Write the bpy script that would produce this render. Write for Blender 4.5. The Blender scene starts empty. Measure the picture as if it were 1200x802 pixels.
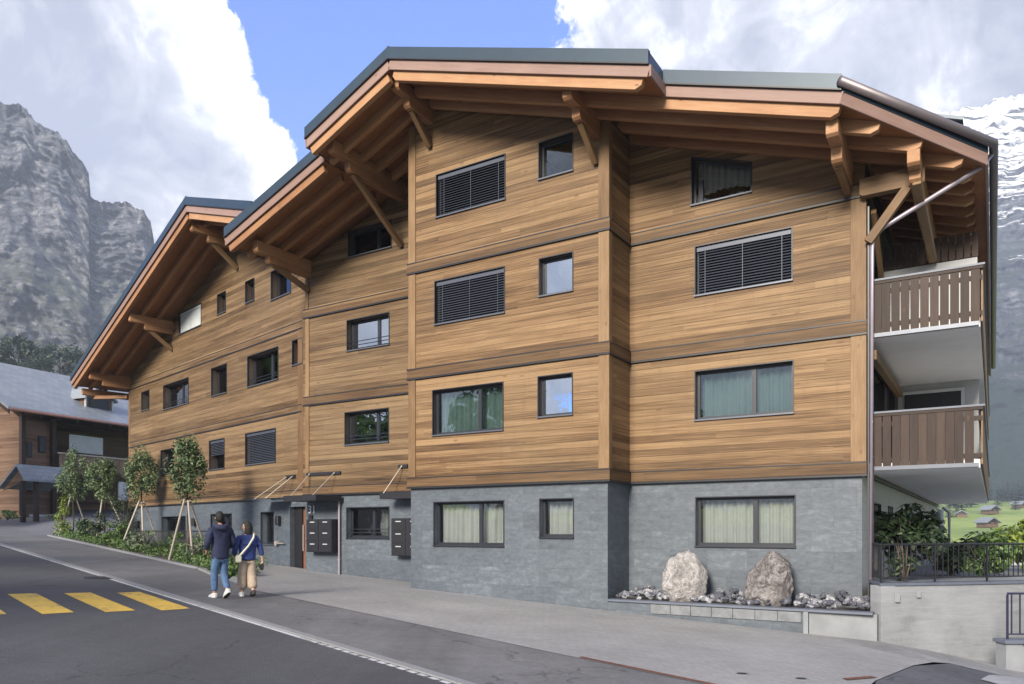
import bpy, bmesh, math, random
from math import sin, cos, radians as R, pi, sqrt, atan2, floor
from mathutils import Vector, Matrix, noise
random.seed(7)
scene = bpy.context.scene
COL = scene.collection

# ------------------------------------------------------------------ helpers
def link(o, parent=None, M=None):
    COL.objects.link(o)
    if parent is not None:
        o.parent = parent
    if M is not None:
        o.matrix_local = M
    return o

def tag(o, label=None, cat=None, group=None, kind=None):
    if label: o['label'] = label
    if cat: o['category'] = cat
    if group: o['group'] = group
    if kind: o['kind'] = kind
    return o

MAT = {}
def name0(o): return o.name
def empty(name, label, cat, loc=(0, 0, 0), rz=0.0, group=None):
    o = bpy.data.objects.new(name, None)
    o.empty_display_size = 0.3
    COL.objects.link(o)
    MAT[name0(o)] = Matrix.Translation(Vector(loc)) @ Matrix.Rotation(rz, 4, 'Z')
    o.location = loc; o.rotation_euler = (0, 0, rz)
    return tag(o, label, cat, group)

class MB:
    def __init__(s):
        s.v = []; s.f = []; s.m = []; s.mi = 0; s.smooth = False
    def poly(s, pts):
        b = len(s.v); s.v += [tuple(p) for p in pts]
        s.f.append(tuple(range(b, b + len(pts)))); s.m.append(s.mi)
    def hexa(s, a):
        b = len(s.v); s.v += [tuple(p) for p in a]
        for q in ((0, 3, 2, 1), (4, 5, 6, 7), (0, 1, 5, 4), (1, 2, 6, 5), (2, 3, 7, 6), (3, 0, 4, 7)):
            s.f.append(tuple(b + i for i in q)); s.m.append(s.mi)
    def box(s, x0, x1, y0, y1, z0, z1):
        s.hexa([(x0, y0, z0), (x1, y0, z0), (x1, y1, z0), (x0, y1, z0), (x0, y0, z1), (x1, y0, z1), (x1, y1, z1), (x0, y1, z1)])
    def prism(s, pts, dz):
        """pts: planar polygon (3-D), extruded by vector dz"""
        n = len(pts); b = len(s.v); dz = Vector(dz)
        s.v += [tuple(p) for p in pts] + [tuple(Vector(p) + dz) for p in pts]
        s.f.append(tuple(range(b, b + n))); s.m.append(s.mi)
        s.f.append(tuple(range(b + 2 * n - 1, b + n - 1, -1))); s.m.append(s.mi)
        for i in range(n):
            j = (i + 1) % n
            s.f.append((b + i, b + n + i, b + n + j, b + j)); s.m.append(s.mi)
    def tube(s, pts, r, n=8, caps=True):
        pts = [Vector(p) for p in pts]
        rs = r if isinstance(r, (list, tuple)) else [r] * len(pts)
        rings = []
        for i, p in enumerate(pts):
            if i == 0: d = pts[1] - p
            elif i == len(pts) - 1: d = p - pts[i - 1]
            else: d = (pts[i + 1] - p).normalized() + (p - pts[i - 1]).normalized()
            d.normalize()
            a = d.cross(Vector((0, 0, 1)))
            if a.length < 1e-3: a = Vector((1, 0, 0))
            a.normalize(); c = d.cross(a)
            b = len(s.v); rings.append(b)
            for k in range(n):
                t = 2 * pi * k / n
                s.v.append(tuple(p + (a * cos(t) + c * sin(t)) * rs[i]))
        for i in range(len(pts) - 1):
            for k in range(n):
                k2 = (k + 1) % n
                s.f.append((rings[i] + k, rings[i] + k2, rings[i + 1] + k2, rings[i + 1] + k)); s.m.append(s.mi)
        if caps:
            s.f.append(tuple(rings[0] + k for k in range(n - 1, -1, -1))); s.m.append(s.mi)
            s.f.append(tuple(rings[-1] + k for k in range(n))); s.m.append(s.mi)
    def mesh(s, name, mats):
        me = bpy.data.meshes.new(name)
        me.from_pydata(s.v, [], s.f)
        for mt in (mats if isinstance(mats, (list, tuple)) else [mats]):
            me.materials.append(mt)
        me.polygons.foreach_set('material_index', s.m)
        if s.smooth:
            me.polygons.foreach_set('use_smooth', [True] * len(s.f))
        bm = bmesh.new(); bm.from_mesh(me)
        bmesh.ops.recalc_face_normals(bm, faces=bm.faces)
        bm.to_mesh(me); bm.free()
        me.update()
        return me
    def build(s, name, mats, parent=None, M=None):
        return link(bpy.data.objects.new(name, s.mesh(name, mats)), parent, M)

def bevel(o, w=0.01, seg=1):
    bm = bmesh.new(); bm.from_mesh(o.data)
    bmesh.ops.remove_doubles(bm, verts=bm.verts, dist=1e-5)
    bmesh.ops.bevel(bm, geom=[e for e in bm.edges if len(e.link_faces) == 2 and e.calc_face_angle(0) > 0.4], offset=w, segments=seg, affect='EDGES')
    bm.to_mesh(o.data); bm.free()
    return o

def beam(name, p0, p1, w, h, mt, parent=None, F=None, chamfer=0.0, up=(0, 0, 1)):
    """timber from p0 to p1 (centre line), w wide, h high, modelled along its own X axis"""
    p0 = Vector(p0); p1 = Vector(p1)
    x = (p1 - p0); L = x.length; x.normalize()
    y = Vector(up).cross(x)
    if y.length < 1e-3: y = Vector((0, 1, 0))
    y.normalize(); z = x.cross(y)
    b = MB()
    if chamfer:
        c = chamfer
        pr = [(0, -w / 2, -h / 2 + c), (c * 1.3, -w / 2, -h / 2), (L - c * 1.3, -w / 2, -h / 2), (L, -w / 2, -h / 2 + c), (L, -w / 2, h / 2), (0, -w / 2, h / 2)]
        b.prism(pr, (0, w, 0))
    else:
        b.box(0, L, -w / 2, w / 2, -h / 2, h / 2)
    M = Matrix(((x.x, y.x, z.x, p0.x), (x.y, y.y, z.y, p0.y), (x.z, y.z, z.z, p0.z), (0, 0, 0, 1)))
    if F is not None: M = F @ M
    o = b.build(name, mt, parent, M)
    return bevel(o, 0.006)

# ------------------------------------------------------------------ materials
def new_mat(name):
    m = bpy.data.materials.new(name); m.use_nodes = True
    nt = m.node_tree; nt.nodes.clear()
    out = nt.nodes.new('ShaderNodeOutputMaterial')
    bs = nt.nodes.new('ShaderNodeBsdfPrincipled')
    nt.links.new(bs.outputs[0], out.inputs[0])
    return m, nt, bs, out

class NT:
    """tiny node-building shorthand"""
    def __init__(s, nt): s.nt = nt
    def n(s, t, **kw):
        nd = s.nt.nodes.new(t)
        for k, v in kw.items(): setattr(nd, k, v)
        return nd
    def l(s, a, b): s.nt.links.new(a, b)
    def val(s, sock, v):
        if hasattr(v, 'is_output'): s.l(v, sock)
        else: sock.default_value = v
    def math(s, op, a, b=0.0, c=None, clamp=False):
        nd = s.n('ShaderNodeMath', operation=op); nd.use_clamp = clamp
        s.val(nd.inputs[0], a); s.val(nd.inputs[1], b)
        if c is not None: s.val(nd.inputs[2], c)
        return nd.outputs[0]
    def comb(s, x=0.0, y=0.0, z=0.0):
        nd = s.n('ShaderNodeCombineXYZ')
        s.val(nd.inputs[0], x); s.val(nd.inputs[1], y); s.val(nd.inputs[2], z)
        return nd.outputs[0]
    def sep(s, v):
        nd = s.n('ShaderNodeSeparateXYZ'); s.l(v, nd.inputs[0]); return nd.outputs
    def coord(s, k='Object'): return s.n('ShaderNodeTexCoord').outputs[k]
    def noise(s, vec, scale=5.0, detail=3.0, rough=0.5, dist=0.0):
        nd = s.n('ShaderNodeTexNoise')
        if vec is not None: s.l(vec, nd.inputs['Vector'])
        nd.inputs['Scale'].default_value = scale; nd.inputs['Detail'].default_value = detail
        nd.inputs['Roughness'].default_value = rough; nd.inputs['Distortion'].default_value = dist
        return nd.outputs[0]
    def white(s, vec):
        nd = s.n('ShaderNodeTexWhiteNoise', noise_dimensions='3D'); s.l(vec, nd.inputs['Vector']); return nd.outputs
    def ramp(s, fac, stops, interp='LINEAR'):
        nd = s.n('ShaderNodeValToRGB'); cr = nd.color_ramp; cr.interpolation = interp
        while len(cr.elements) < len(stops): cr.elements.new(0.5)
        for e, (p, c) in zip(cr.elements, stops):
            e.position = p; e.color = (*c, 1) if len(c) == 3 else c
        s.val(nd.inputs[0], fac); return nd.outputs[0]
    def mix(s, fac, a, b, mode='MIX'):
        nd = s.n('ShaderNodeMix', data_type='RGBA', blend_type=mode)
        s.val(nd.inputs[0], fac)
        for sock, v in ((nd.inputs[6], a), (nd.inputs[7], b)):
            if hasattr(v, 'is_output'): s.l(v, sock)
            else: sock.default_value = (*v, 1) if len(v) == 3 else v
        return nd.outputs[2]
    def bump(s, h, strength=0.3, dist=0.02):
        nd = s.n('ShaderNodeBump'); s.l(h, nd.inputs['Height'])
        nd.inputs['Strength'].default_value = strength; nd.inputs['Distance'].default_value = dist
        return nd.outputs[0]

def simple(name, col, rough=0.6, var=0.12, scale=6.0, metallic=0.0, bump=0.0, stretch=None, spec=None):
    m, nt, bs, out = new_mat(name); g = NT(nt)
    v = g.coord()
    if stretch:
        mp = g.n('ShaderNodeMapping'); g.l(v, mp.inputs[0]); mp.inputs['Scale'].default_value = stretch; v = mp.outputs[0]
    nz = g.noise(v, scale, 5, 0.6)
    c = g.ramp(nz, [(0.25, tuple(x * (1 - var) for x in col)), (0.75, tuple(min(1, x * (1 + var)) for x in col))])
    g.l(c, bs.inputs['Base Color'])
    bs.inputs['Roughness'].default_value = rough; bs.inputs['Metallic'].default_value = metallic
    if spec is not None: bs.inputs['Specular IOR Level'].default_value = spec
    if bump: g.l(g.bump(nz, bump, 0.02), bs.inputs['Normal'])
    return m

def plank_mat(name, dark, mid, light, h=0.16, weather=0.5):
    """horizontal boarding: individual boards, grain, knots, open joints (object Z up, boards along X+Y)"""
    m, nt, bs, out = new_mat(name); g = NT(nt)
    x, y, z = g.sep(g.coord())
    L = g.math('ADD', x, y)
    row = g.math('FLOOR', g.math('DIVIDE', z, h))
    rnd = g.white(g.comb(row, 3.7, 1.3))[0]
    seg = g.math('FLOOR', g.math('ADD', g.math('DIVIDE', L, 5.2), g.math('MULTIPLY', rnd, 7.0)))
    bid = g.white(g.comb(row, seg, 0.5))
    off = g.math('MULTIPLY', bid[0], 37.0)
    gv = g.comb(g.math('ADD', g.math('MULTIPLY', L, 0.55), off), g.math('MULTIPLY', z, 36.0), off)
    grain = g.noise(gv, 1.0, 8, 0.72, 0.8)
    off2 = g.math('MULTIPLY', rnd, 41.0)
    gv2 = g.comb(g.math('ADD', g.math('MULTIPLY', L, 0.30), off2), g.math('MULTIPLY', z, 3.2), off2)
    broad = g.noise(gv2, 1.0, 3, 0.6)
    rowr = g.white(g.comb(row, 8.1, 2.2))[0]
    t = g.math('ADD', g.math('MULTIPLY', bid[0], 0.05), g.math('ADD', g.math('MULTIPLY', grain, 0.70), g.math('ADD', g.math('MULTIPLY', broad, 0.36), g.math('MULTIPLY', rowr, 0.15))))
    c = g.ramp(t, [(0.43, dark), (0.585, mid), (0.76, light)])
    # big weathering patches: greyer, bleached
    pt = g.noise(g.comb(g.math('MULTIPLY', L, 0.28), g.math('MULTIPLY', z, 0.5), 4.0), 1.0, 4, 0.6)
    c = g.mix(g.math('MULTIPLY', g.ramp(pt, [(0.42, (0, 0, 0)), (0.72, (1, 1, 1))]), weather), c, g.mix(grain, (0.095, 0.064, 0.034), (0.245, 0.180, 0.108)))
    stv = g.noise(g.comb(g.math('MULTIPLY', L, 5.0), g.math('MULTIPLY', z, 0.45), 9.0), 1.0, 4, 0.7)
    c = g.mix(g.ramp(stv, [(0.54, (0, 0, 0)), (0.78, (0.28, 0.28, 0.28))]), c, (0.085, 0.052, 0.028))
    # knots
    vor = g.n('ShaderNodeTexVoronoi', feature='F1')
    g.l(g.comb(g.math('MULTIPLY', L, 1.5), g.math('MULTIPLY', z, 4.6), off), vor.inputs['Vector']); vor.inputs['Scale'].default_value = 1.0
    kn = g.ramp(vor.outputs['Distance'], [(0.07, (1, 1, 1)), (0.15, (0, 0, 0))])
    pick = g.math('GREATER_THAN', g.sep(vor.outputs['Color'])[0], 0.52)
    c = g.mix(g.math('MULTIPLY', g.math('MULTIPLY', kn, pick), 0.65), c, (0.10, 0.05, 0.025))
    # joints between the boards
    fz = g.math('FRACT', g.math('DIVIDE', z, h))
    j = g.math('LESS_THAN', fz, 0.085)
    c = g.mix(g.math('MULTIPLY', j, 0.5), c, (0.03, 0.016, 0.008))
    g.l(c, bs.inputs['Base Color'])
    bs.inputs['Roughness'].default_value = 0.62
    bs.inputs['Specular IOR Level'].default_value = 0.3
    hh = g.math('SUBTRACT', g.math('MULTIPLY', grain, 0.25), j)
    g.l(g.bump(hh, 0.5, 0.012), bs.inputs['Normal'])
    return m

def beam_mat(name, dark, mid, light, rough=0.6):
    """squared timber, grain along object X, every timber its own tone"""
    m, nt, bs, out = new_mat(name); g = NT(nt)
    x, y, z = g.sep(g.coord())
    rnd = g.n('ShaderNodeObjectInfo').outputs['Random']
    off = g.math('MULTIPLY', rnd, 53.0)
    grain = g.noise(g.comb(g.math('ADD', g.math('MULTIPLY', x, 1.6), off), g.math('MULTIPLY', y, 24.0), g.math('MULTIPLY', z, 24.0)), 1.0, 8, 0.74, 0.8)
    broad = g.noise(g.comb(g.math('ADD', g.math('MULTIPLY', x, 0.7), off), g.math('MULTIPLY', y, 2.0), g.math('MULTIPLY', z, 2.0)), 1.0, 3, 0.6)
    t = g.math('ADD', g.math('MULTIPLY', grain, 0.5), g.math('ADD', g.math('MULTIPLY', broad, 0.35), g.math('MULTIPLY', rnd, 0.2)))
    c = g.ramp(t, [(0.3, dark), (0.55, mid), (0.8, light)])
    vor = g.n('ShaderNodeTexVoronoi', feature='F1')
    g.l(g.comb(g.math('ADD', g.math('MULTIPLY', x, 2.2), off), g.math('MULTIPLY', y, 5.0), g.math('MULTIPLY', z, 5.0)), vor.inputs['Vector']); vor.inputs['Scale'].default_value = 1.0
    kn = g.ramp(vor.outputs['Distance'], [(0.06, (1, 1, 1)), (0.14, (0, 0, 0))])
    pick = g.math('GREATER_THAN', g.sep(vor.outputs['Color'])[0], 0.6)
    c = g.mix(g.math('MULTIPLY', g.math('MULTIPLY', kn, pick), 0.6), c, (0.09, 0.04, 0.02))
    g.l(c, bs.inputs['Base Color']); bs.inputs['Roughness'].default_value = rough
    bs.inputs['Specular IOR Level'].default_value = 0.3
    g.l(g.bump(grain, 0.25, 0.01), bs.inputs['Normal'])
    return m

def tile_mat(name, c1, c2, vein, bw=0.9, bh=0.45, mortar=(0.09, 0.1, 0.115)):
    m, nt, bs, out = new_mat(name); g = NT(nt)
    x, y, z = g.sep(g.coord())
    L = g.math('ADD', x, y)
    br = g.n('ShaderNodeTexBrick')
    br.offset = 0.5
    g.l(g.comb(L, z, 0.0), br.inputs['Vector'])
    for k, v in (('Scale', 1.0), ('Mortar Size', 0.003), ('Mortar Smooth', 0.2), ('Bias', 0.0), ('Brick Width', bw), ('Row Height', bh)):
        br.inputs[k].default_value = v
    br.inputs['Color1'].default_value = (0.25, 0.25, 0.25, 1); br.inputs['Color2'].default_value = (0.8, 0.8, 0.8, 1); br.inputs['Mortar'].default_value = (0, 0, 0, 1)
    row = g.math('FLOOR', g.math('DIVIDE', z, bh))
    cid = g.sep(br.outputs['Color'])[0]
    n1 = g.noise(g.comb(g.math('ADD', g.math('MULTIPLY', L, 1.3), g.math('MULTIPLY', cid, 30.0)), g.math('MULTIPLY', z, 3.4), cid), 2.4, 8, 0.72, 0.55)
    n2 = g.noise(g.comb(L, z, 2.0), 9.0, 6, 0.7)
    n3 = g.noise(g.comb(L, z, 5.0), 0.5, 3, 0.5)
    t = g.math('ADD', g.math('MULTIPLY', n1, 0.58), g.math('ADD', g.math('MULTIPLY', cid, 0.15), g.math('ADD', g.math('MULTIPLY', n2, 0.30), g.math('MULTIPLY', n3, 0.15))))
    c = g.ramp(t, [(0.44, c1), (0.64, c2), (0.82, vein)])
    foot = g.math('ADD', g.math('MULTIPLY', g.math('ADD', z, 1.75), -1.6), g.math('MULTIPLY', g.math('SUBTRACT', g.noise(g.comb(g.math('MULTIPLY', L, 1.5), z, 1.0), 1.6, 6, 0.7), 0.5), 2.2))
    c = g.mix(g.ramp(foot, [(0.0, (0, 0, 0)), (1.0, (0.55, 0.55, 0.55))]), c, tuple(k * 0.62 for k in c1))
    c = g.mix(br.outputs['Fac'], c, mortar)
    g.l(c, bs.inputs['Base Color']); bs.inputs['Roughness'].default_value = 0.55
    g.l(g.bump(g.math('SUBTRACT', g.math('ADD', n1, n2), br.outputs['Fac']), 0.22, 0.02), bs.inputs['Normal'])
    return m

def asphalt_mat(name, col, var=0.2, patch=0.25, grit=0.35, cracks=0.6):
    """chippings, tyre tracks along the street, repairs and hairline cracks"""
    m, nt, bs, out = new_mat(name); g = NT(nt)
    v = g.coord()
    fine = g.noise(v, 150.0, 2, 0.6); chip = g.noise(v, 42.0, 3, 0.75); mid = g.noise(v, 5.0, 5, 0.7); big = g.noise(v, 0.35, 4, 0.6)
    mp = g.n('ShaderNodeMapping'); g.l(v, mp.inputs[0]); mp.inputs['Rotation'].default_value = (0, 0, R(42.2)); mp.inputs['Scale'].default_value = (1.1, 0.05, 1)
    track = g.noise(mp.outputs[0], 1.0, 4, 0.6)
    t = g.math('ADD', g.math('MULTIPLY', fine, grit * 0.5), g.math('ADD', g.math('MULTIPLY', chip, grit * 0.9), g.math('ADD', g.math('MULTIPLY', mid, var), g.math('ADD', g.math('MULTIPLY', big, patch), g.math('MULTIPLY', track, 0.35)))))
    c = g.ramp(g.math('DIVIDE', t, grit * 1.4 + var + patch + 0.35), [(0.38, tuple(k * 0.55 for k in col)), (0.5, col), (0.64, tuple(k * 1.75 for k in col))])
    vo = g.n('ShaderNodeTexVoronoi', feature='DISTANCE_TO_EDGE'); vo.inputs['Scale'].default_value = 0.16
    wv = g.n('ShaderNodeVectorMath', operation='ADD'); g.l(v, wv.inputs[0])
    nz = g.n('ShaderNodeTexNoise'); nz.inputs['Scale'].default_value = 1.6; nz.inputs['Detail'].default_value = 5; g.l(v, nz.inputs['Vector'])
    g.l(nz.outputs['Color'], wv.inputs[1]); g.l(wv.outputs[0], vo.inputs['Vector'])
    ck = g.math('MULTIPLY', g.math('LESS_THAN', vo.outputs['Distance'], 0.0035), g.ramp(mid, [(0.45, (0, 0, 0)), (0.55, (1, 1, 1))]))
    c = g.mix(g.math('MULTIPLY', ck, cracks), c, tuple(k * 0.3 for k in col))
    g.l(c, bs.inputs['Base Color']); bs.inputs['Roughness'].default_value = 0.8
    bs.inputs['Specular IOR Level'].default_value = 0.35
    g.l(g.bump(g.math('ADD', fine, chip), 0.4, 0.006), bs.inputs['Normal'])
    return m

def leaf_mat(name, dark, light, scale=1.5):
    m, nt, bs, out = new_mat(name); g = NT(nt)
    rnd = g.n('ShaderNodeNewGeometry').outputs['Random Per Island']
    cl = g.noise(g.coord(), scale, 2, 0.5)
    c = g.ramp(g.math('ADD', g.math('MULTIPLY', rnd, 0.6), g.math('MULTIPLY', cl, 0.4)), [(0.2, dark), (0.8, light)])
    g.l(c, bs.inputs['Base Color']); bs.inputs['Roughness'].default_value = 0.5
    tr = g.n('ShaderNodeBsdfTranslucent'); g.l(c, tr.inputs[0])
    mx = g.n('ShaderNodeMixShader'); mx.inputs[0].default_value = 0.25
    g.l(bs.outputs[0], mx.inputs[1]); g.l(tr.outputs[0], mx.inputs[2]); g.l(mx.outputs[0], out.inputs[0])
    return m

def glass_mat(name, tint=(0.82, 0.83, 0.82), refl=0.16):
    m, nt, bs, out = new_mat(name); g = NT(nt)
    nt.nodes.remove(bs)
    tr = g.n('ShaderNodeBsdfTransparent'); tr.inputs[0].default_value = (*tint, 1)
    gl = g.n('ShaderNodeBsdfGlossy'); gl.inputs['Roughness'].default_value = 0.015
    gl.inputs[0].default_value = (0.9, 0.95, 1, 1)
    wob = g.noise(g.coord(), 1.3, 2, 0.5)
    g.l(g.bump(wob, 0.06, 0.05), gl.inputs['Normal'])
    fr = g.n('ShaderNodeFresnel'); fr.inputs[0].default_value = 1.5
    fac = g.math('ADD', g.math('MULTIPLY', fr.outputs[0], 1.2), refl, clamp=True)
    mx = g.n('ShaderNodeMixShader'); g.l(fac, mx.inputs[0])
    g.l(tr.outputs[0], mx.inputs[1]); g.l(gl.outputs[0], mx.inputs[2]); g.l(mx.outputs[0], out.inputs[0])
    return m

WOOD = plank_mat('larch_boarding', (0.026, 0.0135, 0.006), (0.128, 0.071, 0.031), (0.275, 0.175, 0.090), weather=0.36)
WOOD2 = plank_mat('weathered_larch_boarding', (0.024, 0.0135, 0.0065), (0.103, 0.061, 0.029), (0.225, 0.150, 0.081), weather=0.5)
BELTW = plank_mat('larch_belt', (0.040, 0.021, 0.009), (0.110, 0.062, 0.028), (0.185, 0.115, 0.058), h=0.5, weather=0.3)
TRIM = beam_mat('larch_trim', (0.075, 0.040, 0.018), (0.185, 0.112, 0.055), (0.30, 0.205, 0.115))
BEAM = beam_mat('roof_timber', (0.155, 0.068, 0.031), (0.33, 0.172, 0.085), (0.46, 0.28, 0.16))
FASC = beam_mat('fascia_board', (0.17, 0.105, 0.085), (0.25, 0.165, 0.14), (0.31, 0.215, 0.185))
SOFF = beam_mat('soffit_board', (0.17, 0.068, 0.026), (0.30, 0.132, 0.054), (0.42, 0.21, 0.095))
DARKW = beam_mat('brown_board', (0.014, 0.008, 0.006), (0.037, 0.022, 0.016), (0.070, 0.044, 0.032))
STONE = tile_mat('slate_cladding', (0.048, 0.060, 0.076), (0.086, 0.104, 0.126), (0.165, 0.190, 0.218), mortar=(0.05, 0.06, 0.07))
PALEST = tile_mat('pale_stone_cladding', (0.34, 0.34, 0.31), (0.45, 0.45, 0.41), (0.55, 0.55, 0.5), 0.8, 0.6, (0.2, 0.2, 0.18))
ROOFM = simple('roof_sheet', (0.022, 0.042, 0.064), 0.42, 0.12, 2.0, metallic=0.2)
DARKM = simple('anthracite_metal', (0.022, 0.025, 0.03), 0.4, 0.1, 8.0)
FRAME = simple('window_frame_metal', (0.016, 0.019, 0.028), 0.4, 0.1, 8.0)
SILLM = simple('sill_metal', (0.10, 0.11, 0.135), 0.4, 0.08, 8.0, metallic=0.4)
BLIND = simple('blind_slat', (0.060, 0.070, 0.095), 0.45, 0.08, 5.0, metallic=0.2)
GUTT = simple('gutter_metal', (0.17, 0.15, 0.16), 0.45, 0.15, 3.0, metallic=0.5)
PIPE = simple('downpipe_metal', (0.33, 0.29, 0.34), 0.42, 0.12, 3.0, metallic=0.4)
WHITE = simple('white_render', (0.50, 0.515, 0.54), 0.7, 0.05, 2.0)
GREYP = simple('grey_panel', (0.36, 0.37, 0.38), 0.6, 0.06, 2.0)
CURT = simple('sheer_curtain', (0.42, 0.45, 0.45), 0.85, 0.1, 3.0)
SCREEN = simple('roller_screen', (0.42, 0.45, 0.46), 0.8, 0.08, 2.0)
ROOM = simple('room_wall', (0.09, 0.085, 0.08), 0.9, 0.1, 1.0)
GLASS = glass_mat('window_glass', refl=0.015)
GLASSR = glass_mat('mirroring_glass', (0.6, 0.66, 0.7), 0.50)
GLASST = glass_mat('tinted_glass', (0.62, 0.69, 0.68), 0.07)
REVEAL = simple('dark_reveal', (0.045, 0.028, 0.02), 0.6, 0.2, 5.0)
GLASS2 = glass_mat('balcony_glass', (0.8, 0.85, 0.88), 0.08)
STEEL = simple('stainless_steel', (0.36, 0.33, 0.29), 0.5, 0.06, 6.0, metallic=0.3)
BLACK = simple('black_metal', (0.012, 0.012, 0.016), 0.45, 0.2, 8.0)
DOORW = beam_mat('door_wood', (0.13, 0.05, 0.02), (0.22, 0.09, 0.035), (0.3, 0.14, 0.06))
CONC = simple('cast_concrete', (0.20, 0.212, 0.225), 0.8, 0.25, 1.6, bump=0.15)
CONCD = simple('grey_concrete', (0.21, 0.222, 0.24), 0.8, 0.18, 2.0, bump=0.2)
CAPM = simple('wall_cap', (0.10, 0.115, 0.15), 0.5, 0.15, 3.0)
GRAN = simple('granite_kerb', (0.21, 0.215, 0.225), 0.75, 0.25, 30.0, bump=0.2)
ROAD = asphalt_mat('road_asphalt', (0.064, 0.065, 0.072), 0.25, 0.3, 1.0)
WALK = asphalt_mat('sidewalk_asphalt', (0.125, 0.126, 0.132), 0.3, 0.35, 0.6)
PATCH = asphalt_mat('new_asphalt', (0.075, 0.078, 0.088), 0.2, 0.2, 0.4)
GUTG = asphalt_mat('gutter_concrete', (0.22, 0.22, 0.222), 0.3, 0.4, 0.2)
RUST = simple('rusty_steel', (0.13, 0.05, 0.035), 0.8, 0.4, 12.0)
SOIL = simple('planting_soil', (0.06, 0.05, 0.038), 0.95, 0.4, 8.0, bump=0.4)
STAKE = beam_mat('stake_wood', (0.28, 0.24, 0.2), (0.42, 0.37, 0.32), (0.52, 0.47, 0.42))
BARK = simple('bark', (0.11, 0.085, 0.065), 0.9, 0.35, 10.0, bump=0.5)

def paving_mat():
    m, nt, bs, out = new_mat('plaza_paving'); g = NT(nt)
    mp = g.n('ShaderNodeMapping'); g.l(g.coord(), mp.inputs[0]); mp.inputs['Rotation'].default_value = (0, 0, R(48))
    v = mp.outputs[0]
    br = g.n('ShaderNodeTexBrick'); g.l(v, br.inputs['Vector'])
    for k, q in (('Scale', 1.0), ('Mortar Size', 0.004), ('Brick Width', 0.20), ('Row Height', 0.10)):
        br.inputs[k].default_value = q
    br.inputs['Color1'].default_value = (0.3, 0.3, 0.3, 1); br.inputs['Color2'].default_value = (0.7, 0.7, 0.7, 1); br.inputs['Mortar'].default_value = (0, 0, 0, 1)
    cid = g.sep(br.outputs['Color'])[0]
    big = g.noise(v, 0.5, 4, 0.6); mid = g.noise(v, 14.0, 4, 0.6)
    t = g.math('ADD', g.math('MULTIPLY', cid, 0.22), g.math('ADD', g.math('MULTIPLY', big, 0.5), g.math('MULTIPLY', mid, 0.35)))
    c = g.ramp(t, [(0.3, (0.170, 0.170, 0.173)), (0.55, (0.262, 0.262, 0.265)), (0.8, (0.36, 0.36, 0.362))])
    c = g.mix(g.math('MULTIPLY', br.outputs['Fac'], 0.5), c, (0.13, 0.13, 0.14))
    g.l(c, bs.inputs['Base Color']); bs.inputs['Roughness'].default_value = 0.75
    g.l(g.bump(g.math('SUBTRACT', mid, br.outputs['Fac']), 0.25, 0.01), bs.inputs['Normal'])
    return m
PAVE = paving_mat()

def paint_mat(name, col, wear=0.5):
    m, nt, bs, out = new_mat(name); g = NT(nt)
    v = g.coord()
    n1 = g.noise(v, 9.0, 5, 0.7); n2 = g.noise(v, 130.0, 2, 0.5); n3 = g.noise(v, 1.3, 3, 0.5)
    t = g.math('ADD', g.math('MULTIPLY', n1, 0.5), g.math('ADD', g.math('MULTIPLY', n2, 0.35), g.math('MULTIPLY', n3, 0.3)))
    f = g.ramp(t, [(0.58, (0, 0, 0)), (0.68, (1, 1, 1))])
    c = g.mix(g.math('MULTIPLY', f, wear), col, (0.11, 0.105, 0.09))
    c = g.mix(g.math('MULTIPLY', n1, 0.3), c, tuple(k * 0.7 for k in col))
    g.l(c, bs.inputs['Base Color']); bs.inputs['Roughness'].default_value = 0.7
    return m
YELLOW = paint_mat('yellow_road_paint', (0.66, 0.43, 0.06), 0.95)
WHITEP = paint_mat('white_road_paint', (0.52, 0.53, 0.55), 0.8)

# ------------------------------------------------------------------ terrain
def smooth(a, b, x):
    t = max(0.0, min(1.0, (x - a) / (b - a))); return t * t * (3 - 2 * t)
def g0(x, y):
    """the street: one tilted plane, falling faster beside the retaining wall"""
    return -1.82 - 0.0545 * x + 0.0056 * y - 0.15 * max(0.0, min(x, 11.0) - 7.0)
def gfar(x, y):
    r = sqrt(x * x + y * y); az = atan2(x, y)
    nz = noise.noise(Vector((x * 0.012, y * 0.012, 0.3))) * min(7.0, r * 0.02)
    right = -6.0 + smooth(190, 800, r) * 30 + nz * 0.7
    left = 0.8 + max(0.0, r - 62) * 0.13 + nz
    back = -2.5 + 0.03 * max(0, r - 60) + nz
    a = smooth(-0.35, 0.25, az)
    front = left * (1 - a) + right * a
    b = smooth(1.5, 2.0, abs(az))
    return front * (1 - b) + back * b
def H(x, y):
    r = sqrt(x * x + y * y); w = smooth(48, 110, r)
    near = g0(max(-60, min(60, x)), max(-60, min(70, y))) - 0.05
    sx, wx = -0.6717 * (x + 0.68) + 0.7408 * (y - 8.77), 0.7408 * (x + 0.68) + 0.6717 * (y - 8.77)
    near += 0.75 * smooth(4.3, 6.5, wx) * smooth(40, 50, sx)
    w *= 1 - (1 - smooth(5.0, 14.0, abs(wx + 2.5))) * (1 - smooth(70, 100, sx)) * (1 if y > 0 else 0)
    return near * (1 - w) + gfar(x, y) * w if w > 0 else near

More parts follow.
